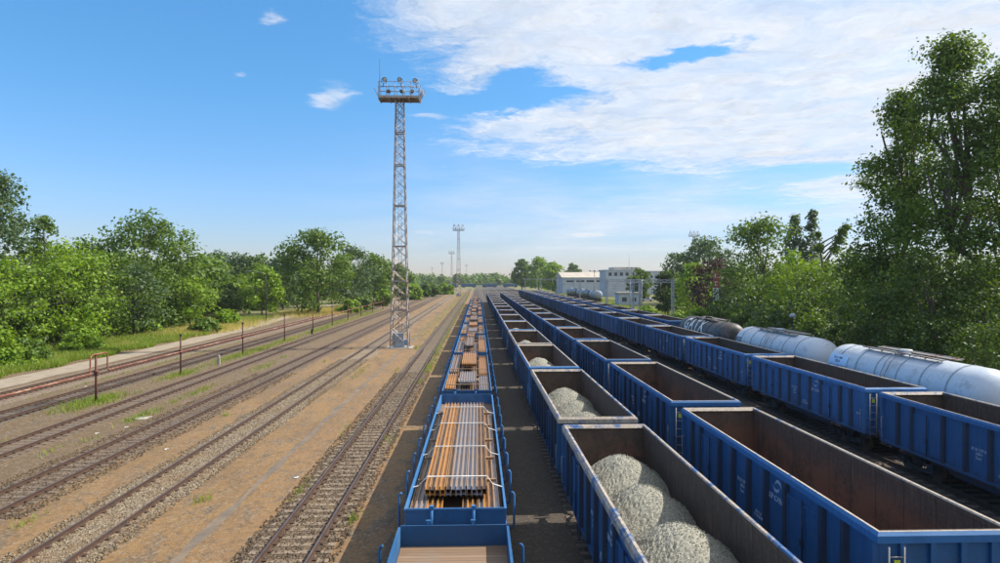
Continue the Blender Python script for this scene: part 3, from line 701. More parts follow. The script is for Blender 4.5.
# ------------------------------------------------------------------ gravel loads
def gravel(x0, y0, peaks, label, near=False, base=1.62):
    """heap with rounded cones: peaks [(dx, dy, height above floor, radius)]"""
    st_ = 0.055 if near else (0.11 if y0 < 60 else 0.2)
    hx, hy = 1.34, 6.3
    nx = int(2*hx/st_); ny = int(2*hy/st_)
    gx, gy = np.meshgrid(np.linspace(-hx, hx, nx+1), np.linspace(-hy, hy, ny+1))
    rs = np.random.RandomState(int(y0*10) % 9999)
    z = np.full_like(gx, base) - 0.25*np.clip((np.abs(gy)-4.6)/1.7, 0, 1)
    for (dx, dy, h, r) in peaks:
        wx_ = dx + .03*np.sin(gy*5+dy); d = np.sqrt((gx-wx_)**2 + ((gy-dy)*(1.06 if int(abs(dy)*7) % 2 else .97))**2 + 0.10)
        cone = h - (d-0.3)*0.74 - 0.10*np.exp(-(d/0.35)**2)
        z = np.maximum(z, base*0 + cone)
    def lf(n, amp):
        out = np.zeros_like(gx)
        for _ in range(n):
            a, b, p = rs.uniform(-6, 6), rs.uniform(-6, 6), rs.uniform(0, 6.3); out += np.sin(gx*a+gy*b+p)
        return out*amp/math.sqrt(n)
    z += lf(10, 0.018) + rs.normal(0, 0.012 if near else 0.018, gx.shape)
    vs = np.stack([gx.ravel(), gy.ravel(), z.ravel()], 1)
    idx = np.arange((nx+1)*(ny+1)).reshape(ny+1, nx+1)
    fs = np.stack([idx[:-1, :-1], idx[:-1, 1:], idx[1:, 1:], idx[1:, :-1]], -1).reshape(-1, 4)
    mi = np.zeros(len(fs), int)
    if near:
        n = 11000
        px = rs.uniform(-hx+.05, hx-.05, n); py = rs.uniform(-hy+.05, hy-.05, n)
        ix = np.clip(((px+hx)/(2*hx)*nx).astype(int), 0, nx); iy = np.clip(((py+hy)/(2*hy)*ny).astype(int), 0, ny)
        pz = z[iy, ix]
        oc = np.array([(1, 0, 0), (-1, 0, 0), (0, 1, 0), (0, -1, 0), (0, 0, 1), (0, 0, -1)], float)
        of = np.array([(0, 2, 4), (2, 1, 4), (1, 3, 4), (3, 0, 4), (2, 0, 5), (1, 2, 5), (3, 1, 5), (0, 3, 5)])
        sz = rs.uniform(0.010, 0.024, (n, 1, 1)); jit = rs.uniform(0.6, 1.25, (n, 6, 3))
        th = rs.uniform(0, 6.28, n); c, s_ = np.cos(th), np.sin(th)
        o6 = oc[None]*jit*sz + rs.normal(0, .12, (n, 6, 3))*sz
        xx = o6[..., 0]*c[:, None]-o6[..., 1]*s_[:, None]; yy = o6[..., 0]*s_[:, None]+o6[..., 1]*c[:, None]
        sv = np.stack([xx+px[:, None], yy+py[:, None], o6[..., 2]+pz[:, None]+0.008], -1).reshape(-1, 3)
        sf = (of[None]+(np.arange(n)*6)[:, None, None]).reshape(-1, 3)+len(vs)
        vs = np.concatenate([vs, sv])
    me = bpy.data.meshes.new('gravel_heap')
    faces = fs.tolist() + (sf.tolist() if near else [])
    me.from_pydata(vs.tolist(), [], faces); me.materials.append(M['pile']); me.materials.append(M['stone'])
    if near:
        mi = np.concatenate([mi, np.full(len(sf), 0)])
    me.polygons.foreach_set('material_index', mi)
    o = link('gravel_heap', me, None, (x0, y0, RAIL))
    return tag(o, label, 'gravel heap', 'gravel heaps lying in the wagons')

# ------------------------------------------------------------------ trains of gondolas
G = 'wagons of the gravel train'; bare_rims = []
y = 16.75
for i in range(16):
    loaded = i < 6 or i in (8, 11)
    ti = [0.85, 0.55, 0.25, 0.6, 0.1, 0.5][i % 6]
    gw = place_gondola(XT['G1'], y, ti, ('blue wagon heaped with gravel, ' if loaded else 'empty blue wagon, ') + ORD[i] + ' from the camera in the gravel train', G)
    if i in (0, 1, 3): bare_rims.append(gw)
    if loaded:
        pk = {0: [(0.0, 3.9, 2.86, 1), (0.05, 1.25, 2.72, 1), (0.05, -2.0, 2.86, 1), (0, -4.6, 2.8, 1)],
              1: [(-0.05, 2.7, 2.82, 1), (0.1, 0.3, 2.62, 1), (0.15, -2.6, 2.66, 1)],
              2: [(-0.1, 2.4, 2.72, 1), (0.1, 0.0, 2.6, 1), (0, -3.0, 2.6, 1)]}.get(i, [(0, 3.2+rnd.uniform(-1, 1), 2.6, 1), (0.1, 0.3, 2.45+rnd.uniform(0, .2), 1), (0, -3.0, 2.45, 1)])
        gravel(XT['G1'], y, pk, 'pale crushed stone heaped in the ' + ORD[i] + ' gravel wagon from the camera', near=(i < 2))
    y += 14.1
y = 19.6 + 0.0
for i in range(16):
    place_gondola(XT['G2'], y, [0.05, 0.3, 0.7, 0.2, 0.45, 0.9][i % 6], 'empty blue gondola, ' + ORD[i] + ' from the camera in the middle gondola row', 'wagons of the middle gondola row')
    y += 14.35 if i == 0 else 14.35
y = 22.9
for i in range(20):
    place_gondola(XT['G3'], y, [0.6, 0.95, 0.4, 0.75, 0.15, 0.8][i % 6], 'empty blue gondola, ' + ORD[i] + ' from the camera in the row beside the tank cars', 'wagons of the gondola row beside the tank cars')
    y += 14.04
y = 86.0
for i in range(14):
    place_gondola(XT['G4'], y, [0.3, 0.7, 0.5][i % 3], 'dark blue gondola, ' + ORD[i] + ' one behind the black tank car', 'gondolas standing behind the tank cars')
    y += 14.04

for gw in bare_rims:                              # these rims are bare and dusty all round
    for c in gw.children:
        if c.name.startswith('top_rail'): c.data = c.data.copy(); c.data.materials[0] = M['rim']
# ------------------------------------------------------------------ tank cars
TXG = text_mesh('GATX', 2.0, 'white', 0.004, 1.25); TXV = text_mesh('EVOS', 0.6, 'card', 0.004, 1.0); TXP = text_mesh('33 51 7847\n 052-8', 0.22, 'card')
def make_tank(black=False):
    t = empty('tank_wagon'); m_ = M['tank_black'] if black else M['tank_white']
    r, H, L = 1.42, 2.62, 6.75
    prof = [(-L, .05), (-L+.05, .5), (-L+.16, .9), (-L+.34, 1.2), (-L+.6, 1.38), (-L+.85, r)] + [(L-.85, r), (L-.6, 1.38), (L-.34, 1.2), (L-.16, .9), (L-.05, .5), (L, .05)]
    MB().lathe(prof, 56, 'y', (0, 0, H)).build('tank', m_, t, None, 0.5)
    for k in range(6):
        yy = -4.9 + k*1.96
        MB().lathe([(yy-.05, r+.002), (yy-.05, r+.022), (yy+.05, r+.022), (yy+.05, r+.002)], 56, 'y', (0, 0, H)).build('band', M['tank_black'] if black else M['cabinet'], t, None, .5)
    wk = MB()
    for sx in (-1, 1):
        wk.box(*sorted((sx*0.28, sx*0.62)), -3.4, 3.4, H+r+0.06, H+r+0.10)
        wk.tube([(sx*0.66, -3.4, H+r+0.12), (sx*0.66, 3.4, H+r+0.12)], 0.03, 6)
        for k in range(6): wk.box(*sorted((sx*0.3, sx*0.36)), -3.2+k*1.28, -3.14+k*1.28, H+r-0.12, H+r+0.06)
    wk.build('walkway', M['galv'], t)
    MB().lathe([(H+r-0.15, .32), (H+r+0.16, .32), (H+r+0.18, .38), (H+r+0.24, .36), (H+r+0.27, .1)], 18, 'z', (0, 0.3, 0)).build('manhole', m_, t)
    ld = MB()
    for q in (-0.2, 0.2):
        ld.tube([(-1.52, q, 1.0), (-1.54, q, H+.3), (-1.2, q, H+1.0), (-0.6, q, H+r+0.1)], 0.022, 6)
    for k in range(7): ld.tube([(-1.53, -.2, 1.1+k*.28), (-1.53, .2, 1.1+k*.28)], 0.016, 5)
    ld.build('ladder', M['galv'], t)
    u_ = MB().box(-0.3, 0.3, -6.9, 6.9, 0.85, 1.12)
    for sx in (-1, 1): u_.box(*sorted((sx*1.1, sx*1.2)), -6.9, 6.9, 0.9, 1.14)
    for yy in (-6.8, -5.0, 5.0, 6.8): u_.box(-1.3, 1.3, yy-.12, yy+.12, 0.88, 1.16)
    for yy in (-4.8, 4.8): u_.box(-1.0, 1.0, yy-.3, yy+.3, 1.17, 1.75)
    u_.build('underframe', M['dark'], t, None, .4)
    for yy in (-4.8, 4.8): bogie(t, yy, .4, True)
    buffers(t, 6.9, .4)
    return t
def on_tank(root, me, y, a=180, lift=0.03, name='lettering', sc=1.0):
    """wrap a flat text mesh around the tank's left side"""
    me = me.copy(); r = 1.42 + lift
    import bmesh
    bm = bmesh.new(); bm.from_mesh(me); k = -2.0
    while k < 2.5:                                # fine strips so that the letters follow the shell
        bmesh.ops.bisect_plane(bm, geom=bm.verts[:]+bm.edges[:]+bm.faces[:], plane_co=(0, k, 0), plane_no=(0, 1, 0)); k += .07
    bm.to_mesh(me); bm.free()
    ys = [v_.co.y for v_ in me.vertices]; mid = (min(ys)+max(ys))/2
    for v_ in me.vertices:
        th = R(a) - (v_.co.y*sc-mid*sc)/r
        d = r + v_.co.z
        v_.co = (d*math.cos(th), y - v_.co.x*sc, 2.62 + d*math.sin(th))
    me.update(); return link(name, me, root)
tw = make_tank(False)
tanks = []
for i, (yy, blk, lb) in enumerate([(21.6, False, 'pale silver tank car cut by the right edge of the photo, nearest of all'), (36.9, False, 'silver tank car with a pale rectangular panel at its far end'),
                                   (52.6, False, 'silver tank car with dark lettering, coupled to the black tank car'), (69.2, True, 'black tank car with large white capital letters')]):
    if blk: t = make_tank(True)
    else: t = tw if i == 0 else copy_tree(tw)
    t.location = (XT['G4'], yy, RAIL); tag(t, lb, 'tank car', 'tank cars beside the trees'); tanks.append(t)
on_tank(tanks[3], TXG, 1.5, 146)
on_tank(tanks[2], TXV, 5.6, 165)
pl = MB()
n = 8
for i in range(n+1):
    th = R(172-28*i/n)
    for yy in (3.9, 6.0): pl.v.append((1.455*math.cos(th), yy, 2.62+1.455*math.sin(th)))
for i in range(n): pl.face((2*i, 2*i+1, 2*i+3, 2*i+2), 0, True)
pl.build('panel', mat('pale_blue_panel', simple((0.50, 0.66, 0.85), 0.5, 0, .05)), tanks[1])
on_tank(tanks[1], TXP, 5.0, 158, 0.04)

# ------------------------------------------------------------------ flat wagons with steel
def make_flat():
    f = empty('flat_wagon'); L = 9.3; W = 1.42; tt = .5; z0 = 1.24
    MB().box(-W+.02, W-.02, -L+.04, L-.04, z0-.06, z0, 0).build('deck', M['planks'], f, None, tt)
    nseg = 6; sl = 2*L/nseg
    for sx in (-1, 1):
        for k in range(nseg):
            a = -L + k*sl + .015; b = a + sl - .03
            q = MB().box(*sorted((sx*(W-.01), sx*(W+.03))), a, b, z0-.02, z0+.52)
            for z in (z0, z0+.46): q.box(*sorted((sx*(W+.032), sx*(W+.055))), a+.02, b-.02, z, z+.06)
            for yy in (a+.4, (a+b)/2, b-.4): q.box(*sorted((sx*(W+.032), sx*(W+.06))), yy-.04, yy+.04, z0+.062, z0+.458)
            q.build('side_board', M['blue_light'], f, None, tt)
        for k in range(8):
            yy = -L + 1.15 + k*2.28
            s_ = MB().tube([(sx*(W+.16), yy, 0.72), (sx*(W+.30), yy, 0.78), (sx*(W+.33), yy, 0.95), (sx*(W+.33), yy, 1.78), (sx*(W+.30), yy, 1.84), (sx*(W+.24), yy, 1.86)], 0.035, 8)
            s_.box(*sorted((sx*(W+.0), sx*(W+.2))), yy-.07, yy+.07, .68, .86)
            s_.build('stake', M['blue_light'], f, None, tt)
    for sy in (-1, 1):
        q = MB().box(-W, W, *sorted((sy*(L-.03), sy*(L+.01))), z0-.02, z0+.55)
        for z in (z0, z0+.47): q.box(-W, W, *sorted((sy*(L+.012), sy*(L+.04))), z, z+.07)
        q.build('end_board', M['blue'], f, None, tt)
        for x in (-.68, .52):
            MB().tube([(x, sy*(L+.08), .95), (x, sy*(L+.08), z0+.62)], .045, 8).cbox((x, sy*(L+.09), z0+.6), (.13, .1, .1)).build('end_stake', M['blue_light'], f, None, tt)
        MB().tube([(-1.25, sy*(L+.12), 1.0), (-1.25, sy*(L+.3), 1.02), (-1.25, sy*(L+.3), 1.35), (-.95, sy*(L+.3), 1.35), (-.95, sy*(L+.1), 1.0)], .017, 6).build('handrail', M['galv'], f)
        MB().tube([(0, sy*L, 1.05), (0, sy*(L+.35), 1.02), (0, sy*(L+.6), .85)], .05, 6).build('coupling', M['dark'], f)
    u_ = MB().box(-W, W, -L, -L+.22, .82, z0-.065).box(-W, W, L-.22, L, .82, z0-.065).box(-.3, .3, -L+.23, L-.23, .78, z0-.07)
    for sx in (-1, 1): u_.prism([(-L+.23, z0-.065), (L-.23, z0-.065), (L-.23, .9), (4.8, .9), (3.4, .6), (-3.4, .6), (-4.8, .9), (-L+.23, .9)], sx*1.33-.05, sx*1.33+.05, 'x')
    u_.build('underframe', M['blue'], f, None, tt)
    for yy in (-6.8, 6.8): bogie(f, yy, .4, False)
    buffers(f, L, .4)
    return f
HP = [(-.075, 0), (-.055, 0), (-.055, .045), (.055, .045), (.055, 0), (.075, 0), (.075, .15), (.055, .15), (.055, .06), (-.055, .06), (-.055, .15), (-.075, .15)]
BARM = {}
def bar_mesh(L, m_):
    k = (round(L, 2), m_)
    if k not in BARM:
        b = MB(); n = 12
        for a in (-L/2, L/2):
            for (p, q) in HP: b.v.append((p, a, q))
        for i in range(n): b.face((i, (i+1) % n, n+(i+1) % n, n+i))
        for o in (0, n):
            b.face((o+0, o+1, o+10, o+11)); b.face((o+4, o+5, o+6, o+7)); b.face((o+2, o+3, o+8, o+9))
        BARM[k] = b.mesh('bar', M[m_])
    return BARM[k]
def bundle(x, y, z, n, L, rows, pat, label, grp='steel bar bundles on the flat wagons', jag=0.0):
    """bundle of H bars: n across, rows high, x is the left edge"""
    t = tag(empty('steel_bundle', (x+n*.156/2, y, z)), label, 'steel bars', grp)
    for j in range(rows):
        for i in range(n):
            m_ = pat[(i + j) % len(pat)]
            link('bar', bar_mesh(L, m_), t, ((i-n/2+.5)*.156, rnd.uniform(-jag, jag), j*.153))
    return t
def timber(x0, x1, y, z, label, h=0.08):
    o = MB().box(x0, x1, y-.06, y+.06, z, z+h).build('timber_bearer', M['timber'])
    return tag(o, label, 'timber', 'timber bearers under the steel')
def strap(pts, label):
    b = MB()
    P_ = [Vector(p) for p in pts]
    for a, c in zip(P_, P_[1:]):
        k = len(b.v)
        for q in (a, c):
            b.v += [(q.x, q.y-.035, q.z), (q.x, q.y+.035, q.z), (q.x, q.y+.035, q.z+.012), (q.x, q.y-.035, q.z+.012)]
        for i in range(4): b.face((k+i, k+(i+1) % 4, k+4+(i+1) % 4, k+4+i))
    o = b.build('lashing_strap', M['cloth']); return tag(o, label, 'strap', 'white straps tying down the steel')
fl = make_flat(); yc = 8.35; xs_ = XT['S']; dz = RAIL + 1.24
for i in range(11):
    f = fl if i == 0 else copy_tree(fl)
    f.location = (xs_, yc, RAIL)
    for c in f.children_recursive:
        if 'tint' in c: c['tint'] = float((i*0.37) % 1)
    tag(f, ('empty blue flat wagon with wooden deck at the bottom edge of the photo' if i == 0 else 'blue low-sided flat wagon carrying steel bars, ' + ORD[i] + ' from the camera'), 'flat wagon', 'wagons of the steel train')
    nm = ORD[i] + ' wagon of the steel train'
    if i == 1:
        y0 = 19.35
        la = 14.6; cy_ = y0+la/2
        for k in range(5): timber(xs_-1.35, xs_+1.35, y0+.9+k*3.1, dz, 'pale timber bearer under the long strapped bars, ' + ORD[k] + ' from the camera')
        bundle(xs_-1.36, cy_, dz+.08, 3, la, 2, ['bar_g', 'bar_b', 'bar_g'], 'grey and brown bars lying along the left side board of the strapped wagon', jag=.1)
        bundle(xs_-.88, cy_-.1, dz+.08, 3, la, 2, ['bar_b', 'bar_o'], 'rusty bars under the left part of the strapped top layer', jag=.1)
        bundle(xs_+.18, cy_, dz+.08, 3, la, 2, ['bar_o', 'bar_b'], 'rusty bars under the right part of the strapped top layer', jag=.1)
        bundle(xs_+.67, cy_, dz+.08, 4, la, 2, ['bar_b', 'bar_g', 'bar_o'], 'brown and grey bars lying along the right side board of the strapped wagon', jag=.1)
        for k in range(5): timber(xs_-1.33, xs_+1.25, y0+2.6+k*2.7, dz+.39, 'pale timber spacer between the two layers of strapped bars, ' + ORD[k] + ' from the camera')
        zt = dz+.475; lt = 13.6; ct = 27.0
        bundle(xs_-.98, ct, zt, 4, lt, 2, ['bar_o', 'bar_o', 'bar_b', 'bar_o'], 'bright orange rusty bars at the left of the strapped top layer', jag=.03)
        bundle(xs_-.34, ct, zt, 4, lt, 2, ['bar_g', 'bar_b', 'bar_g', 'bar_g'], 'blue-grey bars in the middle of the strapped top layer', jag=.03)
        bundle(xs_+.30, ct, zt, 4, lt, 2, ['bar_b', 'bar_g', 'bar_g', 'bar_b'], 'grey-brown bars at the right of the strapped top layer', jag=.03)
        for k, yy in enumerate((21.2, 25.0, 29.0, 32.6)):
            strap([(xs_-1.45, yy-.2, dz+.5), (xs_-1.25, yy-.1, dz+.52), (xs_-.98, yy, zt+.31), (xs_+.93, yy, zt+.31), (xs_+1.12, yy-.1, dz+.56), (xs_+1.45, yy-.25, dz+.5)], 'white strap over the strapped bars, ' + ORD[k] + ' from the camera')
    elif i > 1:
        y = yc - 8.6 + rnd.uniform(.2, .8); seg_n = 0
        while y < yc + 7.0:
            la = min([7.0, 8.0, 6.0, 12.0][(i+seg_n) % 4], yc+9.0-y)
            if la < 3: break
            c_ = y + la/2; wh = 'front' if seg_n == 0 else 'rear' if seg_n == 1 else 'last'
            pats = [['bar_o', 'bar_b'], ['bar_g'], ['bar_o'], ['bar_g', 'bar_b']]
            bundle(xs_-1.36, c_, dz+.06, 4, la, 2 if i % 2 else 3, pats[(i+seg_n) % 4], 'left stack of rusty bars at the ' + wh + ' of the ' + nm, jag=.08)
            bundle(xs_+.72, c_, dz+.06, 4, la, 2 if (i+1) % 2 else 3, pats[(i+seg_n+3) % 4], 'right stack of rusty bars at the ' + wh + ' of the ' + nm, jag=.08)
            if (i+seg_n) % 3 != 1:
                bundle(xs_-.62, c_-.3, dz+.06, 8, la*.92, 1, ['bar_g', 'bar_b'], 'low middle bars at the ' + wh + ' of the ' + nm, jag=.08)
            bundle(xs_-.55, c_+.4, dz+.56, 7 if i % 3 else 5, la*.72, 1+(i+seg_n) % 2, pats[(i*2+seg_n+1) % 4], 'raised top layer of bars at the ' + wh + ' of the ' + nm, jag=.08)
            for k in (0, 1): timber(xs_-1.3, xs_+1.3, y+.9+k*(la-2.2), dz+(.52 if (2 if i % 2 else 3) < 3 else .525), ('near' if k == 0 else 'far') + ' timber over the bars at the ' + wh + ' of the ' + nm, .035)
            y += la + rnd.uniform(.5, 1.1); seg_n += 1
    yc += 19.9

# ------------------------------------------------------------------ lattice flood light mast
def beam(b, p, q, r, mi=0, n=4): b.tube([p, q], r, n, mi, True, False)
def make_tower(lod=0):
    t = empty('flood_light_mast'); H = 30.7; h0, h1 = 1.08, 0.46
    def hw(z): return h0 + (h1-h0)*(z/H)**0.85
    for sx in (-1, 1):
        for sy in (-1, 1):
            b = MB(); b.tube([(sx*hw(z), sy*hw(z), z) for z in (0, 4, 8, 14, 20, 25, H)], .085, 4, 0, True, False)
            b.box(sx*h0-.2, sx*h0+.2, sy*h0-.2, sy*h0+.2, -.02, .12)
            b.build('leg', M['galv'], t)
    b = MB(); z = 0.3; k = 0
    while z < H-0.5:
        dzz = 2*hw(z)*0.95; z2 = min(H, z+dzz)
        a, c = hw(z), hw(z2)
        for s_ in (-1, 1):
            for fl_ in ((1, -1) if k % 2 else (-1, 1)):
                beam(b, (fl_*a, s_*a, z), (-fl_*c, s_*c, z2), .032); beam(b, (s_*a, fl_*a, z), (s_*c, -fl_*c, z2), .032)
        z = z2; k += 1
    b.build('bracing', M['galv'], t)
    b = MB()
    for z in (4.6, 8.2, 12.5, 17.5, 22.5, 26.5):
        a = hw(z)
        for s_ in (-1, 1): b.box(-a, a, s_*a-.06, s_*a+.06, z-.07, z+.07); b.box(s_*a-.061, s_*a+.061, -a+.07, a-.07, z-.07, z+.07)
    b.build('ring_beam', M['galv'], t)
    b = MB()
    for x in (-.18, .18): b.tube([(x, .1, .3), (x, .05, H)], .03, 4)
    for k in range(70): b.box(-.17, .17, .06, .09, .6+k*.41, .63+k*.41)
    b.build('ladder', M['galv'], t)
    b = MB().box(-2.55, 2.55, -1.15, 1.15, H+.05, H+.16)
    for yy in (-1.1, -.4, .4, 1.1): b.box(-2.5, 2.5, yy-.06, yy+.06, H-.14, H+.045)
    for xx in (-2.45, -1.2, 0, 1.2, 2.45): b.box(xx-.05, xx+.05, -1.13, 1.13, H-.25, H-.145)
    b.build('platform', M['galv'], t)
    for sx in (-1, 1):
        b = MB()
        for k in range(6): b.tube([(sx*2.5, -1.1+k*.44, H+.2), (sx*3.0, -1.1+k*.44, H+1.0)], .03, 4)
        for q in ((2.5, .2), (2.75, .6), (3.0, 1.0)): b.tube([(sx*q[0], -1.15, H+q[1]), (sx*q[0], 1.15, H+q[1])], .035, 4)
        b.build('side_cradle', M['galv'], t)
    b = MB()
    for yy in (-1.13, 1.13):
        for z in (.65, 1.25, 1.85): b.tube([(-2.45, yy, H+z), (2.45, yy, H+z)], .03, 4)
        for k in range(6): b.tube([(-2.45+k*.98, yy, H+.1), (-2.45+k*.98, yy, H+1.85)], .035, 4)
    for xx in (-2.45, 2.45):
        for z in (1.25, 1.85): b.tube([(xx, -1.13, H+z), (xx, 1.13, H+z)], .03, 4)
    b.build('railing', M['galv'], t)
    for (x, yy, z, sc) in [(-1.9, 0, 2.45, .72), (0, 0, 2.45, .72), (1.9, 0, 2.35, .72), (-1.25, -.95, .75, .62), (.35, -.95, .75, .62), (1.6, -.95, .75, .62)]:
        b = MB().lathe([(-.25*sc, .14*sc), (-.15*sc, .30*sc), (.16*sc, .40*sc), (.2*sc, .40*sc), (.2*sc, .34*sc)], 14, 'y', (0, 0, 0))
        b.cbox((0, 0, .02), (.9*sc, .08, .07)).tube([(-.43*sc, 0, 0), (-.43*sc, 0, -.4), (0, 0, -.5), (.43*sc, 0, -.4), (.43*sc, 0, 0)], .03, 4).tube([(0, 0, -.5), (0, 0, -(z-.2) if z < 1 else -1.0)], .045, 5)
        o = b.build('flood_light', M['dark'], t, (x, yy, H+z)); o.rotation_euler = (-.55, 0, rnd.uniform(-.6, .6)+(PI if z > 1 else 0))
        MB().lathe([(.201*sc, .33*sc), (.215*sc, .1)], 14, 'y').build('lens', M['glass'], o)
    MB().tube([(-2.3, -1.1, H+.1), (-2.3, -1.1, H+4.6)], [.04, .02], 5).build('antenna', M['rustpost'], t)
    b = MB().box(-.75, .55, -.85, -.25, .06, 1.75).box(-.8, .6, -.9, -.2, 1.752, 1.82).box(-.66, -.12, -.875, -.853, .15, 1.68).box(-.06, .47, -.875, -.853, .15, 1.68)
    b.build('cabinet', M['cabinet'], t)
    MB().box(.60, 1.0, -.6, .2, .3, 1.0).build('switch_box', mat('blue_box', simple((.15, .26, .42), .5)) if not bpy.data.materials.get('blue_box') else bpy.data.materials['blue_box'], t)
    MB().box(-1.6, 1.6, -1.6, 1.6, -.05, .045).build('footing', M['concrete'], t)
    return t
tower = make_tower()
TG = 'flood light masts in the yard'
tower.location = (-9.65, 82, 0); tag(tower, 'tall grey lattice flood light mast standing close between two tracks', 'flood light mast', TG)
for (x, y_, lb) in [(-9.0, 306, 'second lattice flood light mast, seen farther down the yard'), (-24, 602, 'thin flood light mast just left of the second mast'), (-56, 1032, 'small distant flood light mast left of the second mast'),
                   (-104, 1500, 'faintest distant flood light mast, leftmost on the horizon'), (-21, 1200, 'small distant flood light mast right of the second mast'), (114, 345, 'flood light mast rising behind the trees on the right')]:
    t = copy_tree(tower); t.location = (x, y_, 0); tag(t, lb, 'flood light mast', TG)

# ------------------------------------------------------------------ posts, pipe, loop
PX = -26.4
posts = [46.5, 59.5, 75, 91, 106.5, 120.5, 135, 150, 166, 184]
for i, yy in enumerate(posts):
    h = 3.3 if i == 0 else 3.6
    t = empty('pipe_post', (PX, yy, 0)); tag(t, ('rusty post carrying the hoop in the red pipe' if i == 0 else 'thin dark rusty post holding the red pipe, ' + ORD[i] + ' from the camera'), 'post', 'rusty posts along the red pipe')
    MB().tube([(0, 0, -.1), (0, 0, h)], .075, 8).build('post', M['rustpost'], t)
    MB().cbox((0, 0, 1.93), (.34, .3, .08)).tube([(0, 0, 2.02), (0, 0, 2.22)], .16, 10).build('clamp', M['rustpost'], t)
    if i: MB().box(-.2, .2, -.2, .2, 0, .1).cbox((0, 0, h-.1), (.16, .16, .2)).build('cap', M['dark'], t)
lp = [(PX+.12, 3, 2.05), (PX+.12, 45.55, 2.05)]
def arc(c, r, a0, a1, n=5): return [(PX+.12, c[0]+r*math.cos(R(a0+(a1-a0)*k/n)), c[1]+r*math.sin(R(a0+(a1-a0)*k/n))) for k in range(n+1)]
lp += [(PX+.12, 45.62, 2.2), (PX+.12, 45.62, 2.9)] + arc((45.97, 2.98), .35, 180, 90) + arc((47.35, 2.98), .35, 90, 0) + [(PX+.12, 47.7, 2.2), (PX+.12, 47.85, 2.05)]
MBp = MB().tube(lp, .048, 8); pt = MBp.build('pipeline', M['pipe']); tag(pt, 'long thin red rusty pipe held up by posts, with a squared hoop', 'pipe')
far_pipe = MB().tube([(PX+.12, 47.85, 2.05), (PX+.12, 120, 2.05), (PX-.1, 190, 2.05)], .048, 8).build('pipe_run', M['pipe'], pt)
# lamp post and cables on the left
def lamp(x, y_, h, label, arm=1.6, head=True):
    t = empty('street_lamp', (x, y_, 0)); tag(t, label, 'lamp post')
    MB().tube([(0, 0, 0), (0, 0, h)], [.11, .07], 8).build('pole', M['dark'], t)
    MB().tube([(0, 0, h-.1), (-arm*.5, 0, h+.35), (-arm, 0, h+.5)], .04, 6).build('arm', M['galv'], t)
    if head: MB().cbox((-arm-.25, 0, h+.5), (.7, .25, .12)).build('lamp_head', M['galv_far'], t)
lamp(-42.5, 134, 9.5, 'dark lamp post with slanting arm in front of the left trees', 3.2)
cab = MB()
for k, (z, x) in enumerate([(5.6, -41.5), (5.2, -41.4), (6.0, -41.9), (4.6, -41.3)]):
    pts = []
    for s0, s1 in ((20, 78), (78, 134)):
        for j in range(9):
            f_ = j/8; pts.append((x, s0+(s1-s0)*f_, z + 1.4 - 3.2*f_*(1-f_)))
    cab.tube(pts, .013, 4)
tag(cab.build('overhead_cables', M['dark']), 'thin dark cables hanging in front of the left trees', 'cable')

# ------------------------------------------------------------------ catenary portals
def truss(b, x0, x1, z, h=.5, d=.4, n=8):
    for yy in (-d/2, d/2):
        for zz in (z, z+h): b.box(x0, x1, yy-.05, yy+.05, zz-.05, zz+.05)
        for k in range(n):
            a = x0+(x1-x0)*k/n; c = x0+(x1-x0)*(k+1)/n
            b.tube([(a, yy, z+.05 if k % 2 else z+h-.05), (c, yy, z+h-.05 if k % 2 else z+.05)], .035, 4)
def portal(y_, xs, label):
    t = empty('overhead_line_gantry', (xs[0], y_, 0)); tag(t, label, 'gantry', 'pale overhead line gantries')
    for x in xs:
        m_ = MB(); x -= xs[0]
        for sx in (-.18, .18):
            m_.box(x+sx-.06, x+sx+.06, -.22, .22, 0, 8.2)
        for k in range(14): m_.box(x-.118, x+.118, -.2, -.16, .3+k*.56, .42+k*.56); m_.box(x-.118, x+.118, .16, .2, .3+k*.56, .42+k*.56)
        m_.build('mast', M['galv_far'], t)
    b = MB(); truss(b, -1.5, xs[-1]-xs[0]+.5, 7.75, n=14); b.build('beam', M['galv_far'], t)
    for x in (1.8, 5.2):
        MB().tube([(x, 0, 7.7), (x, 0, 6.2)], .04, 5).tube([(x-.6, 0, 6.2), (x+.6, 0, 6.4)], .03, 5).build('insulator_arm', M['galv'], t)
for i, yy in enumerate((121, 146, 232, 300, 400, 520)):
    portal(yy, (28.6, 36.0), 'pale lattice gantry over the right-hand tracks, ' + ORD[i] + ' from the camera')
for i, (x, yy) in enumerate([(39.5, 170), (42.2, 182), (47.5, 190), (50.5, 205)]):
    t = tag(empty('steel_mast', (x, yy, 0)), 'pale single mast by the white building, ' + ['first', 'second', 'third', 'last'][i] + ' from the left', 'mast', 'pale masts near the white building')
    MB().tube([(0, 0, 0), (0, 0, 8.3)], .16, 6).build('shaft', M['galv_far'], t)
    MB().box(-1.6, 1.6, -.08, .08, 7.2, 7.35).box(-1.2, 1.2, -.07, .07, 6.2, 6.3).build('crossarm', M['galv_far'], t)
for i, (x, yy, h) in enumerate([(68, 290, 13.2), (50.5, 285, 11.8)]):
    t = tag(empty('lighting_column', (x, yy, 0)), ['thin lamp column with crossbar in front of the white building', 'thin lamp column with crossbar in front of the long shed'][i], 'lamp column')
    MB().tube([(0, 0, 0), (0, 0, h)], [.2, .12], 6).build('pole', M['galv'], t)
    MB().box(-2.2, 2.2, -.1, .1, h-.4, h-.2).build('crossbar', M['galv'], t)
    for x2 in (-2, 0, 2): MB().box(x2-.3, x2+.3, -.3, .3, h-.18, h+.1).build('lamp_head', M['dark'], t)

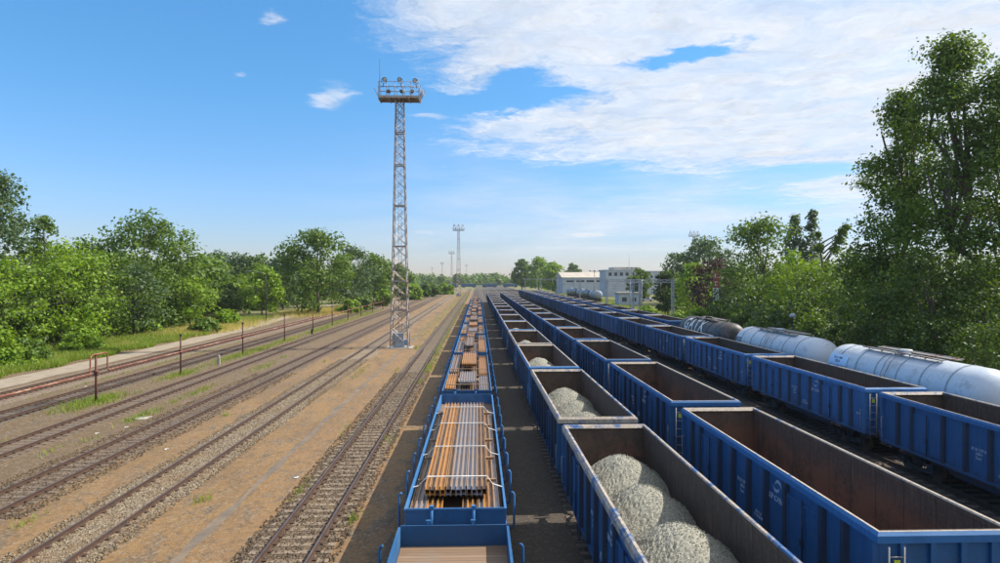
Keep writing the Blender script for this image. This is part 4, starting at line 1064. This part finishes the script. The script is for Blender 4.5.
# ------------------------------------------------------------------ buildings in the distance
def building(name, x, y_, wx, wy, h, label, roof, win=None, flat=True, rtop=None):
    t = tag(empty(name, (x, y_, 0)), label, 'building')
    MB().box(0, wx, 0, wy, 0, h).build('wall', M['wall_white'], t)
    if flat: MB().box(-.3, wx+.3, -.3, wy+.3, h+.003, h+.5).build('roof', M[roof], t)
    else:
        MB().prism([(-.8, h+.003), (wx*.5, h+.003+rtop), (wx+.8, h+.003)], -.5, wy+.5, 'y').build('roof', M[roof], t) if False else \
        MB().prism([(-.6, h+.003), (wy*.5, h+.003+rtop), (wy+.6, h+.003)], -.5, wx+.5, 'x').build('roof', M[roof], t)
    for (a, b_, c, d) in (win or []):
        MB().box(a, b_, -.06, -.003, c, d).build('window', M['window'], t)
    return t
building('warehouse', 45, 350, 34, 30, 8.9, 'long low white shed with a pale tan roof on the horizon', 'roof_tan', [(2+k*5.4, 6.2+k*5.4, 6.4, 7.4) for k in range(6)], False, 2.9)
b1 = building('office_building', 58.5, 300, 17.5, 16, 11.9, 'white and pale blue building behind the gantry masts', 'wall_white', [(1.2+k*2.6, 2.6+k*2.6, z, z+1.5) for k in range(6) for z in (9.6,)])
MB().box(4, 16.5, 3, 14, 12.45, 13.6).build('penthouse', M['roof_tan'], b1)
MB().tube([(12, 6, 13.6), (12, 6, 20)], .08, 5).build('antenna', M['galv'], b1)
building('office_block', 86, 340, 11, 14, 11.8, 'small white block right of the white building, partly hidden by trees', 'wall_white', [(1+k*2.4, 2.4+k*2.4, z, z+1.3) for k in range(3) for z in (8.6,)])
b2 = building('workshop_hut', 44, 205, 7, 6, 3.6, 'low pale green hut among the masts', 'concrete', [(1, 2.5, 1.2, 2.5), (4, 5.5, 1.2, 2.5)])
# parked tank cars on the siding by the sheds
for i in range(5):
    t = copy_tree(tanks[3] if False else tw); t.location = (41.5, 232+i*15.2, RAIL)
    for c in t.children:
        if c.name.startswith(('tank', 'band')):
            c.data = c.data.copy(); c.data.materials[0] = M['card'] if i % 2 else M['cabinet']
    tag(t, 'small dark tank car on the siding before the long shed, ' + ORD[i] + ' from the camera', 'tank car', 'tank cars on the far siding')
# wagons crossing the throat of the yard
for i in range(6):
    f_ = i/5
    x = -42 + i*17.5 + rnd.uniform(-1.5, 1.5); y_ = 560 + 10*math.sin(f_*3) + i*5
    place_gondola(x, y_, .6, 'distant blue wagon across the end of the yard, ' + ['leftmost', 'second from left', 'third from left', 'third from right', 'second from right', 'rightmost'][i], 'distant blue wagons across the end of the yard', rz=R(-76), dist=400)

# sign pylon, van, lamp
t = tag(empty('sign_pylon', (41.0, 112.5, 0)), 'slim red and white vertical sign in front of the dark copper tree', 'sign')
MB().box(-.12, .12, -.12, .12, 0, 3.0).build('post', M['galv'], t)
MB().box(-.45, .45, -.12, .12, 3.0, 6.9).build('white_panel', M['white'], t)
MB().box(-.46, .46, -.13, .13, 6.903, 9.9).build('red_panel', M['red_sign'], t)
mk = MB()
for z in (3.4, 4.3, 5.2, 6.1): mk.box(-.28, .28, -.135, -.123, z, z+.12); mk.box(-.28, -.15, -.135, -.123, z+.123, z+.5); mk.box(.15, .28, -.135, -.123, z+.123, z+.5)
mk.build('lettering', M['card'], t)
mk = MB()
for z in (7.3, 8.6): mk.box(-.28, .28, -.145, -.133, z, z+.12); mk.box(-.28, .28, -.145, -.133, z+.55, z+.67); mk.box(-.28, -.12, -.145, -.133, z+.123, z+.547)
mk.build('lettering', M['white'], t)
def vehicle(x, y_, rz, van, paint, label):
    t = tag(empty('parked_van' if van else 'parked_car', (x, y_, 0), rz), label, 'van' if van else 'car', 'vehicles parked behind the right trees')
    h = 2.3 if van else 1.45
    prof = [(-2.2, .35), (2.2, .35), (2.25, .8), (1.5, .95), (.9, h), (-2.0, h), (-2.2, .9)] if van else [(-2.1, .3), (2.1, .3), (2.15, .75), (1.2, .9), (.6, h), (-1.0, h), (-1.7, .9), (-2.15, .85)]
    MB().prism(prof, -.85, .85, 'x').build('body', M[paint], t)
    MB().prism([(.75, h-.1), (1.25, 1.0), (-1.2, 1.0), (-1.0, h-.1)], -.86, .86, 'x').build('window', M['window'], t)
    for yy in (-1.35, 1.35):
        for sx in (-.8, .8): MB().lathe([(-.1, .32), (.1, .32)], 14, 'x', (sx, yy, .32)).build('wheel', M['rubber'], t)
vehicle(50.5, 108, R(80), True, 'carw', 'white van half hidden under the right trees')
vehicle(44.5, 122, R(85), False, 'carw', 'white car showing beside the foot of the vertical sign')
vehicle(62, 240, R(70), False, 'carw', 'pale car parked on the slope left of the small tree')
vehicle(66, 246, R(70), False, 'card', 'dark car parked on the slope left of the small tree')
t = tag(empty('yard_lamp', (27.6, 57, 0)), 'small lamp with round head behind the silver tank cars', 'lamp post')
MB().tube([(0, 0, 0), (0, 0, 5.1)], .05, 6).build('pole', M['dark'], t)
MB().lathe([(5.1, .08), (5.2, .3), (5.35, .28), (5.5, .1)], 12, 'z').build('lamp_head', M['galv_far'], t)
# small block signs on the ground at left
for (x, yy, s_, lb) in [(-25.6, 66, .9, 'short concrete marker post by the rusty posts'), (-25.2, 101, .8, 'short dark valve box by the rusty posts')]:
    t = MB().prism([(-.14, 0), (.14, 0), (.12, s_), (0, s_+.1), (-.12, s_)], -.08, .08, 'y').build('marker_post', M['concrete' if x < -25.4 else 'dark'], None, (x, yy, 0)); tag(t, lb, 'marker post')
t = MB().lathe([(0, .45), (.03, .45), (.04, .3)], 9, 'z').cbox((0.3, .2, .03), (.5, .3, .05), 0, .5).build('concrete_slab', M['concrete'], None, (-20.6, 41, 0)); tag(t, 'broken pale concrete slab in weeds between two left tracks', 'slab')
for k, (x, y_) in enumerate([(-7.8, 28.5), (-15.6, 33.5), (-21, 37), (-24.5, 42), (-30.9, 53), (-20.2, 38.5), (13.4, 34), (13.9, 44), (14.6, 31)]):
    o = MB().cbox((0, 0, .0), (.15, .09, .03), 0, k).cbox((.07, .05, .015), (.09, .06, .03), 0, k*2.1, .3).build('litter', M['white'], None, (x, y_, .03))
    tag(o, ['white scrap on the soil left of the pale-sleeper track', 'white scrap between the pale and dark tracks', 'white scrap beside the dark-sleeper track', 'white scrap near the hoop post',
            'white scrap behind the hoop post', 'white scrap by the broken slab', 'white scrap in the dark lane between gondola rows', 'far white scrap in the dark lane between gondola rows', 'nearest white scrap in the dark lane between gondola rows'][k], 'litter')

# ------------------------------------------------------------------ vegetation
def quads(name, P_, N_, size, m_, aspect=1.5, seed=0, rhomb=True):
    """many small leaf faces; P_ centres, N_ normals"""
    rs = np.random.RandomState(seed); n = len(P_)
    N_ = N_/np.linalg.norm(N_, axis=1, keepdims=True)
    A = np.cross(N_, rs.normal(0, 1, (n, 3))); A /= np.linalg.norm(A, axis=1, keepdims=True)+1e-9
    B = np.cross(N_, A)
    s = (size*rs.uniform(.6, 1.35, n))[:, None]
    v_ = np.stack([P_-A*s*aspect*.5, P_-B*s*.5+N_*s*.12, P_+A*s*aspect*.5, P_+B*s*.5+N_*s*.12], 1).reshape(-1, 3)
    me = bpy.data.meshes.new(name)
    me.vertices.add(4*n); me.vertices.foreach_set('co', v_.ravel().astype(np.float32))
    me.loops.add(4*n); me.loops.foreach_set('vertex_index', np.arange(4*n, dtype=np.int32))
    me.polygons.add(n); me.polygons.foreach_set('loop_start', np.arange(0, 4*n, 4, dtype=np.int32))
    me.polygons.foreach_set('loop_total', np.full(n, 4, dtype=np.int32))
    me.update(calc_edges=True)
    at = me.attributes.new('lv', 'FLOAT', 'FACE'); at.data.foreach_set('value', rs.uniform(0, 1, n).astype(np.float32))
    me.materials.append(m_); return me
def crown_points(seed, h, b0, rx, kind, ncl, nleaf, clr):
    rs = np.random.RandomState(seed); C = []; tries = 0
    lobes = rs.uniform(0, 6.28, 8); la = rs.uniform(.08, .22, 8)
    while len(C) < ncl and tries < ncl*40:
        tries += 1
        t = rs.uniform(0, 1)
        if kind == 'round': pr = math.sqrt(max(0, 1-((t-.45)/.56)**2))
        elif kind == 'tall': pr = min(1, (t/.12)**.7)*(1-t**2.2)**.8*.95+.08
        elif kind == 'poplar': pr = min(1, (t/.1))*(1-t**3)*.9+.08
        elif kind == 'bush': pr = math.sqrt(max(0, 1-t*t))
        else: pr = math.sqrt(max(0, 1-((t-.5)/.55)**2))
        th = rs.uniform(0, 6.283); rho = rs.uniform(0, 1)**.38
        mod = 1 + sum(a*math.sin((k+1)*th + ph + t*5*(k % 3)) for k, (a, ph) in enumerate(zip(la, lobes)))*.55
        r = rx*pr*rho*mod
        C.append((r*math.cos(th), r*math.sin(th), b0+(h-b0)*t, th, rho))
    C = np.array(C)
    cs = clr*rs.uniform(.4, 1.6, len(C))
    k = rs.choice(len(C), nleaf, p=(cs**2)/np.sum(cs**2))
    off = rs.normal(0, 1, (nleaf, 3)); off /= np.linalg.norm(off, axis=1, keepdims=True)
    rad = rs.uniform(0, 1, nleaf)**.45
    P_ = C[k, :3] + off*(cs[k]*rad*np.exp(rs.normal(0, .13, nleaf)))[:, None]*np.array([1.15, 1.15, .75])
    N_ = off*.8 + rs.normal(0, .55, (nleaf, 3)) + np.array([0, 0, .45])
    return C, P_, N_
def tree_meshes(seed, h, rx, kind, m_, ncl, nleaf, leaf, clr, b0=None, lean=0.0):
    b0 = h*.18 if b0 is None else b0
    C, P_, N_ = crown_points(seed, h-clr*.5, b0+clr*.4, rx-clr*.6, kind, ncl, nleaf, clr)
    crown = quads('crown', P_, N_, leaf, m_, seed=seed)
    rs = random.Random(seed); b = MB()
    tr = max(.12, h*.016)
    top = h*.86
    px_ = [(math.sin(k*1.3+seed)*h*.008*k, math.cos(k*1.7+seed)*h*.008*k, -.1+top*k/7) for k in range(8)]
    b.tube(px_, [tr*(1.25 if k == 0 else 1-.12*k) for k in range(8)], 8)
    idx = np.random.RandomState(seed+5).choice(len(C), min(len(C), 26 if nleaf > 15000 else 12), replace=False)
    for i in idx:
        c = C[i]; zb = max(b0*.7, c[2]*.62); zb = min(zb, top*.95)
        kk = min(7, max(0, int(zb/top*7))); s0 = px_[kk]
        mid = ((s0[0]+c[0])*.5, (s0[1]+c[1])*.5, zb+(c[2]-zb)*.35)
        b.tube([(s0[0], s0[1], zb), mid, (c[0], c[1], c[2])], [tr*.42, tr*.28, tr*.08], 5)
    return crown, b.mesh('trunk', M['bark'])
TC = {}
def tree(name, label, x, y_, h, rx, kind='round', m_='leaf_mid', seed=1, dens=1.0, leaf=None, cat='tree', group=None, b0=None, clr=None, yd=None, share=None):
    """one tree standing at x, y_; leaf size follows how large it shows"""
    d = math.hypot(x, y_)
    leaf = leaf or max(.15, min(1.1, d*.0029))
    if share and share in TC:
        cr, trk, h_, r_ = TC[share]
    else:
        clr_ = clr or max(.55, rx*.22)
        vol = rx*rx*(h-(b0 if b0 is not None else h*.18))
        nleaf = int(min(210000, max(2500, vol*1.15*dens/(leaf*leaf)*.85)))
        ncl = int(min(1200, max(50, vol*(.40 if kind == 'tall' else .45)/(clr_**3)*1.0)))
        cr, trk = tree_meshes(seed, h, rx, kind, M[m_], ncl, nleaf, leaf, clr_, b0)
        h_, r_ = h, rx
        if share: TC[share] = (cr, trk, h, rx)
    t = tag(empty(name, (x, y_, 0), (seed*1.7) % 6.28), label, cat, group)
    t.scale = (rx/r_, rx/r_, h/h_)
    link('crown', cr, t); link('trunk', trk, t)
    return t
def at(px, y_): # x of a pixel column at distance y_
    return y_*math.tan(math.atan((px-500)/660) + R(1.909))
def topz(px, py, y_):
    x = at(px, y_); dep = math.cos(R(1.909))*y_ + math.sin(R(1.909))*x
    return cam.location.z + (278-py)/660*dep

# left side, near to far: (name, label, px, top py, y, radius, kind, material)
LT = [
 ('poplar_tree', 'tall grey-green tree at the left edge of the photo', -8, 168, 86, 6.0, 'tall', 'leaf_grey'),
 ('poplar_tree', 'tall narrow tree just right of the leftmost tall tree', 43, 215, 92, 4.5, 'tall', 'leaf_mid'),
 ('bushy_tree', 'bright yellow-green tree low at the left edge', 2, 256, 78, 5.2, 'round', 'leaf_lime'),
 ('bushy_tree', 'bright yellow-green tree behind the pipe hoop', 62, 243, 86, 6.8, 'round', 'leaf_lime'),
 ('bushy_tree', 'mid-green tree between the hoop and the large dark tree', 102, 250, 94, 6.0, 'round', 'leaf_mid'),
 ('broadleaf_tree', 'large dark tree with lobed crown, tallest between the left edge and the meadow', 146, 213, 112, 9.0, 'round', 'leaf_mid'),
 ('broadleaf_tree', 'brownish-green tree low in front of the large dark left tree', 134, 262, 100, 4.6, 'round', 'leaf_grey'),
 ('young_tree', 'yellow-green young tree at the right foot of the large dark left tree', 190, 275, 116, 5.0, 'round', 'leaf_lime'),
 ('broadleaf_tree', 'dark tree behind the yellow-green trees at the far left', 85, 238, 112, 6.0, 'round', 'leaf_mid'),
 ('willow_tree', 'grey-green rounded tree, leftmost of the far hedge row', 215, 253, 190, 8.0, 'round', 'leaf_grey'),
 ('willow_tree', 'grey-green rounded tree, second of the far hedge row', 240, 255, 185, 8.5, 'round', 'leaf_grey'),
 ('willow_tree', 'grey-green rounded tree, third of the far hedge row', 262, 254, 188, 8.0, 'round', 'leaf_mid'),
 ('willow_tree', 'grey-green rounded tree, last of the far hedge row before the big tree', 283, 256, 182, 7.0, 'round', 'leaf_grey'),
 ('young_tree', 'bright green tree in front of the far hedge row', 262, 268, 148, 5.4, 'round', 'leaf_lime'),
 ('young_tree', 'low bright green tree at the end of the dirt road', 228, 282, 150, 4.6, 'round', 'leaf_mid'),
 ('broadleaf_tree', 'big spreading green tree in the middle of the left side', 318, 228, 158, 9.0, 'round', 'leaf_mid'),
 ('broadleaf_tree', 'grey-green tree right behind the big spreading tree', 352, 246, 196, 8.0, 'round', 'leaf_grey'),
 ('broadleaf_tree', 'green tree sloping down towards the lattice mast', 374, 252, 225, 7.5, 'round', 'leaf_mid'),
 ('broadleaf_tree', 'smaller tree just left of the lattice mast foot', 388, 262, 245, 6.0, 'round', 'leaf_mid'),
 ('broadleaf_tree', 'dark tree seen through the lattice mast', 398, 264, 300, 7.5, 'round', 'leaf_mid')]
for i, (nm, lb, px, py, yy, rx, kd, mm) in enumerate(LT):
    tree(nm, lb, at(px, yy), yy, topz(px, py, yy), rx, kd, mm, seed=11+i*7, dens=1.0, b0=1.2 if kd == 'round' else 2.0)
LB = [('round bright bush at the left edge below the trees', -5, 330, 64, 3.0), ('round bright bush left of the pipe hoop', 24, 338, 68, 2.4), ('bush right behind the pipe hoop', 84, 330, 78, 2.6), ('dark bush at the foot of the large dark tree', 140, 320, 104, 2.8),
      ('bush at the right foot of the large dark tree', 205, 318, 104, 2.4), ('bush beside the dry meadow', 225, 310, 120, 2.6), ('bright bush at the foot of the big spreading tree', 350, 300, 165, 3.0), ('bush left of the lattice mast foot', 365, 296, 182, 3.4),
      ('bright bush just behind the lattice mast', 385, 290, 205, 3.8), ('bright bush right of the lattice mast', 412, 284, 260, 4.5), ('round bush right of the mast by the tracks', 428, 283, 300, 5.0), ('long bright bush beside the second mast', 444, 284, 345, 5.0)]
for i, (lb, px, py, yy, rx) in enumerate(LB):
    tree('bush', lb, at(px, yy), yy, max(1.5, topz(px, py, yy)), rx, 'bush', 'leaf_lime' if i % 3 != 1 else 'leaf_mid', seed=200+i*3, b0=0.0, cat='bush', group='bushes along the left tracks')

# right side
RT = [
 ('poplar_tree', 'very tall leafy tree at the right edge of the photo', 952, 34, 52, 5.0, 'tall', 'leaf_mid'),
 ('poplar_tree', 'tall tree left part of the tallest right-hand pair, with lower top', 899, 88, 57, 4.5, 'tall', 'leaf_mid'),
 ('poplar_tree', 'tall tree cut off by the right edge of the photo', 1008, 60, 50, 5.0, 'tall', 'leaf_mid'),
 ('broadleaf_tree', 'shrubby low tree under the left of the tallest tree', 880, 235, 58, 4.2, 'round', 'leaf_dark'),
 ('broadleaf_tree', 'dark low tree under the tallest tree', 935, 250, 46, 4.0, 'round', 'leaf_dark'),
 ('broadleaf_tree', 'dark low tree at the right edge behind the tank cars', 990, 260, 44, 4.4, 'round', 'leaf_dark'),
 ('broadleaf_tree', 'round green tree left of the tallest tree', 850, 248, 74, 4.6, 'round', 'leaf_mid'),
 ('broadleaf_tree', 'green tree between the large round tree and the tallest tree', 812, 266, 78, 4.2, 'round', 'leaf_mid'),
 ('broadleaf_tree', 'large round green tree behind the silver tank cars', 760, 218, 104, 7.4, 'round', 'leaf_mid'),
 ('broadleaf_tree', 'yellowish tree against the right of the large round tree', 795, 250, 92, 4.6, 'round', 'leaf_lime'),
 ('poplar_tree', 'slender poplar with pointed top above the large round tree, right one of two', 812, 209, 140, 3.0, 'poplar', 'leaf_grey'),
 ('poplar_tree', 'slender poplar above the large round tree, left one of two', 794, 214, 142, 3.4, 'poplar', 'leaf_grey'),
 ('copper_tree', 'dark copper-leaved tree behind the vertical sign', 712, 258, 125, 5.0, 'round', 'leaf_copper'),
 ('broadleaf_tree', 'grey-green tall tree right of the white buildings', 705, 237, 205, 9.0, 'round', 'leaf_grey'),
 ('broadleaf_tree', 'grey-green tree, leftmost of the right wood', 680, 250, 215, 7.0, 'round', 'leaf_grey'),
 ('broadleaf_tree', 'bright yellow-green tree by the nearest gantry mast', 694, 262, 140, 5.2, 'round', 'leaf_lime'),
 ('broadleaf_tree', 'dark small tree just right of the nearest gantry mast', 668, 270, 150, 3.6, 'round', 'leaf_dark'),
 ('young_tree', 'small round tree in front of the white building', 640, 268, 250, 4.6, 'round', 'leaf_mid'),
 ('broadleaf_tree', 'round dark tree above the long shed roof', 573, 264, 560, 8.0, 'round', 'leaf_mid'),
 ('broadleaf_tree', 'thin-topped tree at the left of the far right-hand grove', 522, 258, 470, 8.0, 'tall', 'leaf_mid'),
 ('broadleaf_tree', 'ragged tree in the middle of the far right-hand grove', 539, 258, 450, 9.5, 'round', 'leaf_lime'),
 ('broadleaf_tree', 'bright tree at the right of the far right-hand grove', 552, 262, 430, 8.0, 'round', 'leaf_lime'),
 ('young_tree', 'low bright tree at the right end of the far grove', 563, 274, 380, 6.0, 'round', 'leaf_lime')]
for i, (nm, lb, px, py, yy, rx, kd, mm) in enumerate(RT):
    tree(nm, lb, at(px, yy), yy, topz(px, py, yy), rx, kd, mm, seed=301+i*9, dens=1.45 if kd == 'tall' else 1.0, b0=2.5 if kd == 'tall' else 1.0)
UB = [(700, 308, 108, 3.2), (742, 312, 96, 2.6), (722, 300, 112, 3.0), (765, 318, 88, 3.0), (790, 330, 80, 2.6), (815, 312, 70, 3.2), (845, 320, 62, 3.0), (875, 310, 52, 3.2), (905, 320, 47, 3.0), (940, 318, 43, 3.0), (975, 322, 39, 3.0), (1005, 322, 36, 3.0), (680, 312, 118, 2.6), (648, 306, 135, 2.2)]
for i, (px, py, yy, rx) in enumerate(UB):
    lb = ['bright bush left of the vertical sign', 'bush right of the vertical sign', 'bush at the foot of the vertical sign', 'bush under the large round tree', 'bush beside the white van', 'bush left of the round tree behind the tank cars', 'bush under the round tree by the tallest tree',
          'dark bush under the left of the tallest trees', 'dark bush left of the tallest trunk', 'dark bush right of the tallest trunk', 'dark bush behind the nearest tank car', 'dark bush at the right edge behind the tank cars', 'small bush at the foot of the nearest gantry mast', 'small bush left of the nearest gantry mast'][i]
    tree('bush', lb, at(px, yy), yy, topz(px, py, yy), rx, 'bush', ['leaf_lime', 'leaf_mid', 'leaf_lime', 'leaf_mid', 'leaf_dark', 'leaf_mid'][i] if i < 6 else ('leaf_dark' if i < 12 else 'leaf_lime'), seed=500+i*5, b0=0.0, cat='bush', group='bushes behind the tank cars')
# bare-topped tree
t = tag(empty('bare_tree', (at(824, 118), 118, 0)), 'half-dead tree with bare leaning limbs between poplars and tallest tree', 'tree')
b = MB(); b.tube([(0, 0, 0), (.3, 0, 7), (-.6, 0, 13), (-1.0, 0, 17.5)], [.4, .3, .16, .05], 7)
for k in range(7): b.tube([(-.2*k*.3, 0, 9+k), (1.0+k*.35, .4, 12.0+k*.8), (2.2+k*.3, .2, 13.6+k*.6)], [.16, .09, .03], 5)
b.build('trunk', M['bark'], t)
Pq = []; rs = np.random.RandomState(4)
for (cx, cz, r_) in [(3.0, 15.5, .9), (3.6, 17.0, .8), (2.2, 13.8, .9), (4.1, 17.8, .6), (-.8, 14, .8), (-1, 16.5, .4)]:
    o = rs.normal(0, .45, (420, 3))*r_; o += np.array([cx, .2, cz]); Pq.append(o)
Pq = np.concatenate(Pq); link('crown', quads('crown', Pq, rs.normal(0, 1, Pq.shape)+[0, 0, .5], .34, M['leaf_mid'], seed=3), t)

# far woods: reads as one mass
def wood(name, x0, x1, y0, y1, h0, h1, m_, seed, ncl=500, nleaf=24000, leaf=1.6, r=(5, 10)):
    rs = np.random.RandomState(seed)
    cx = rs.uniform(x0, x1, ncl); cy = rs.uniform(y0, y1, ncl); hh = rs.uniform(h0, h1, ncl); rr = rs.uniform(*r, ncl)
    k = rs.randint(0, ncl, nleaf); o = rs.normal(0, 1, (nleaf, 3)); o /= np.linalg.norm(o, axis=1, keepdims=True)
    P_ = np.stack([cx[k], cy[k], hh[k]-rr[k]], 1) + o*rr[k][:, None]*np.array([1, 1, .9])*(rs.uniform(0, 1, nleaf)**.3)[:, None]
    low_ = rs.uniform(0, 1, nleaf) < .35; P_[low_, 2] = rs.uniform(0, h0, low_.sum())
    P_[:, 2] = np.abs(P_[:, 2])
    o_ = link(name, quads(name, P_, o+rs.normal(0, .4, o.shape)+[0, 0, .4], leaf, M[m_], seed=seed)); tag(o_, kind='stuff'); return o_
tag(wood('distant_wood', -260, 420, 760, 900, 9, 17, 'leaf_mid', 1, 420, 42000, 2.2), 'low dark line of woods along the horizon at the end of the yard', 'wood')
tag(wood('wood_edge', -80, -58, 120, 330, 7, 15, 'leaf_mid', 2, 200, 46000, .8, (3, 6)), 'continuous wood behind the left row of trees', 'wood')
tag(wood('wood_edge', -72, -54, 62, 128, 6, 11, 'leaf_mid', 3, 160, 52000, .42, (2, 4)), 'thick undergrowth behind the yellow-green left trees', 'undergrowth')
tag(wood('wood_edge', 37, 60, 34, 112, 4, 8, 'leaf_dark', 4, 130, 42000, .42, (2, 4)), 'dark undergrowth behind the tank cars', 'undergrowth')
tag(wood('wood_edge', -150, -60, 360, 700, 8, 14, 'leaf_mid', 6, 200, 16000, 1.6), 'far woodland left of the track ends', 'wood')
tag(wood('wood_edge', 66, 130, 130, 230, 7, 14, 'leaf_mid', 7, 160, 26000, .9, (3, 6)), 'woodland behind the vertical sign and buildings on the right', 'wood')

# grass
def blades(name, pts, hgt, wdt, m_, label, seed):
    rs = np.random.RandomState(seed); P0 = np.array(pts); n = len(P0)
    th = rs.uniform(0, 6.28, n); h = hgt*rs.uniform(.4, 1.3, n); ln = rs.normal(0, .35, (n, 2))*h[:, None]
    dx = np.stack([np.cos(th), np.sin(th)], 1)*wdt*.5
    v0 = np.concatenate([P0[:, :2]-dx, P0[:, 2:]], 1); v1 = np.concatenate([P0[:, :2]+dx, P0[:, 2:]], 1)
    v2 = np.concatenate([P0[:, :2]+ln+dx*.2, (P0[:, 2]+h)[:, None]], 1)
    v_ = np.stack([v0, v1, v2], 1).reshape(-1, 3)
    me = bpy.data.meshes.new(name); me.vertices.add(3*n); me.vertices.foreach_set('co', v_.ravel().astype(np.float32))
    me.loops.add(3*n); me.loops.foreach_set('vertex_index', np.arange(3*n, dtype=np.int32))
    me.polygons.add(n); me.polygons.foreach_set('loop_start', np.arange(0, 3*n, 3, dtype=np.int32)); me.polygons.foreach_set('loop_total', np.full(n, 3, dtype=np.int32))
    me.update(calc_edges=True); at_ = me.attributes.new('lv', 'FLOAT', 'FACE'); at_.data.foreach_set('value', rs.uniform(0, 1, n).astype(np.float32))
    me.materials.append(m_); o = link(name, me); tag(o, label, 'grass', kind='stuff'); return o
rs = np.random.RandomState(9)
def patch(cx, cy, rx, ry, n): 
    n = int(n*(.5 if rx < 3 else 1)); a = rs.normal(0, .62, (n, 2))*[rx, ry]; return [(cx+p, cy+q, 0.0) for p, q in a]
pts = []
for k in range(110000):
    yy = 25 + rs.uniform(0, 1)**1.3*120; x = -41.0 - abs(rs.normal(0, 5)) - (max(0, yy-100)*.09)
    pts.append((x+.6*math.sin(yy*.7), yy, 0))
blades('grass_bank', pts, .55, .09, M['grass'], 'tall bright grass on the verge between dirt road and left trees', 1)
pts = []
for (cx, cy, rx, ry, n) in [(-44.5, 108, 3, 8, 7000), (-46, 118, 4, 12, 9000), (-40, 168, 6, 16, 9000), (-36.5, 205, 4, 20, 5000)]: pts += patch(cx, cy, rx, ry, n)
blades('dry_grass', pts, .7, .10, M['hay'], 'dry yellow grass patches along the dirt road', 2)
pts = []
for (cx, cy, rx, ry, n) in [(-26.6, 46.5, 1.1, 3.0, 3500), (-26.4, 59.5, .8, 2.8, 1500), (-26.5, 72, .9, 6, 2200), (-26.2, 80, .9, 6, 1800), (-26.3, 92, .9, 6, 1800), (-26.3, 110, 1, 10, 2500), (-26.8, 130, 1.5, 12, 3000), (-27, 160, 2, 16, 4000),
                            (-20.8, 42, .5, 2.0, 500), (-25, 33, .5, 2, 300), (-20.7, 64, .6, 3, 400), (-21, 50, .4, 3, 350), (-31.8, 70, .3, 20, 900), (-10.7, 60, .3, 5, 200)]: pts += patch(cx, cy, rx, ry, n)
for _ in range(26):
    cx = rnd.choice([-4.7, -4.6, -7.4, -7.6, -10.6, -15.5, -15.8, -20.8, -21.2]) + rnd.uniform(-.3, .3); pts += patch(cx, rnd.uniform(18, 90), .22, rnd.uniform(.3, 1.2), rnd.randint(30, 90))
blades('weeds', pts, .26, .045, M['grass'], 'tufts of weeds between the left tracks and around the posts', 3)
pts = []
for _ in range(2600):
    yy = 60+rs.uniform(0, 1)**1.5*320; pts.append((-4.75+rs.normal(0, .25)+.2*math.sin(yy*.21), yy, 0))
for _ in range(3000):
    yy = 90+rs.uniform(0, 1)*300; pts.append((-8.0+rs.normal(0, .9), yy, 0))
blades('weeds', pts, .2, .08, M['grass'], 'thin green weeds along the pale-sleeper track far ahead', 4)
pts = []
for _ in range(36000):
    yy = 60+rs.uniform(0, 1)**1.2*300; pts.append((31+abs(rs.normal(0, 9)), yy, 0))
blades('grass_bank', pts, .6, .16, M['grass'], 'bright grass slope beyond the gondolas on the right', 5)

# loose stones on the ballast near the camera
def stones(name, regs, label, m_, seed):
    rs = np.random.RandomState(seed); V_ = []; n_tot = 0
    oc = np.array([(1, 0, 0), (-1, 0, 0), (0, 1, 0), (0, -1, 0), (0, 0, 1), (0, 0, -1)], float)
    of = np.array([(0, 2, 4), (2, 1, 4), (1, 3, 4), (3, 0, 4), (2, 0, 5), (1, 2, 5), (3, 1, 5), (0, 3, 5)])
    for (x0, x1, y0, y1, n) in regs:
        p = np.stack([rs.uniform(x0, x1, n), y0+(y1-y0)*rs.uniform(0, 1, n)**1.4, np.full(n, .03)], 1)
        s_ = rs.uniform(.02, .05, (n, 1, 1)); o6 = oc[None]*rs.uniform(.6, 1.3, (n, 6, 3))*s_ + rs.normal(0, .15, (n, 6, 3))*s_
        V_.append((o6+p[:, None, :]).reshape(-1, 3)); n_tot += n
    V_ = np.concatenate(V_); F = (of[None]+(np.arange(n_tot)*6)[:, None, None]).reshape(-1, 3)
    me = bpy.data.meshes.new(name); me.from_pydata(V_.tolist(), [], F.tolist()); me.materials.append(m_)
    tag(link(name, me), label, 'stones', kind='stuff')
stones('loose_ballast', [(-14.6, -11.4, 17, 70, 17000)], 'pale loose stones in the track left of the mast', M['ballast_pale'], 1)
stones('loose_ballast', [(-7.5, -4.3, 17, 60, 12000), (-20, -16.2, 24, 60, 7000)], 'brown loose stones between the sleepers', M['ballast_brown'], 2)

# haze
hz = MB().box(-900, 900, -60, 1800, -1, 36).build('haze', bpy.data.materials.new('haze')); tag(hz, 'thin blue-white summer haze over the whole yard', 'haze', kind='stuff')
hm = hz.data.materials[0]; hm.use_nodes = True; hm.node_tree.nodes.clear(); hn = NT(hm.node_tree)
ho = hn.n('ShaderNodeOutputMaterial'); hv = hn.n('ShaderNodeVolumePrincipled'); hv.inputs['Density'].default_value = 0.00013; hv.inputs['Color'].default_value = (.86, .93, 1, 1); hv.inputs['Anisotropy'].default_value = 0.2
hn.L.new(hv.outputs[0], ho.inputs['Volume'])
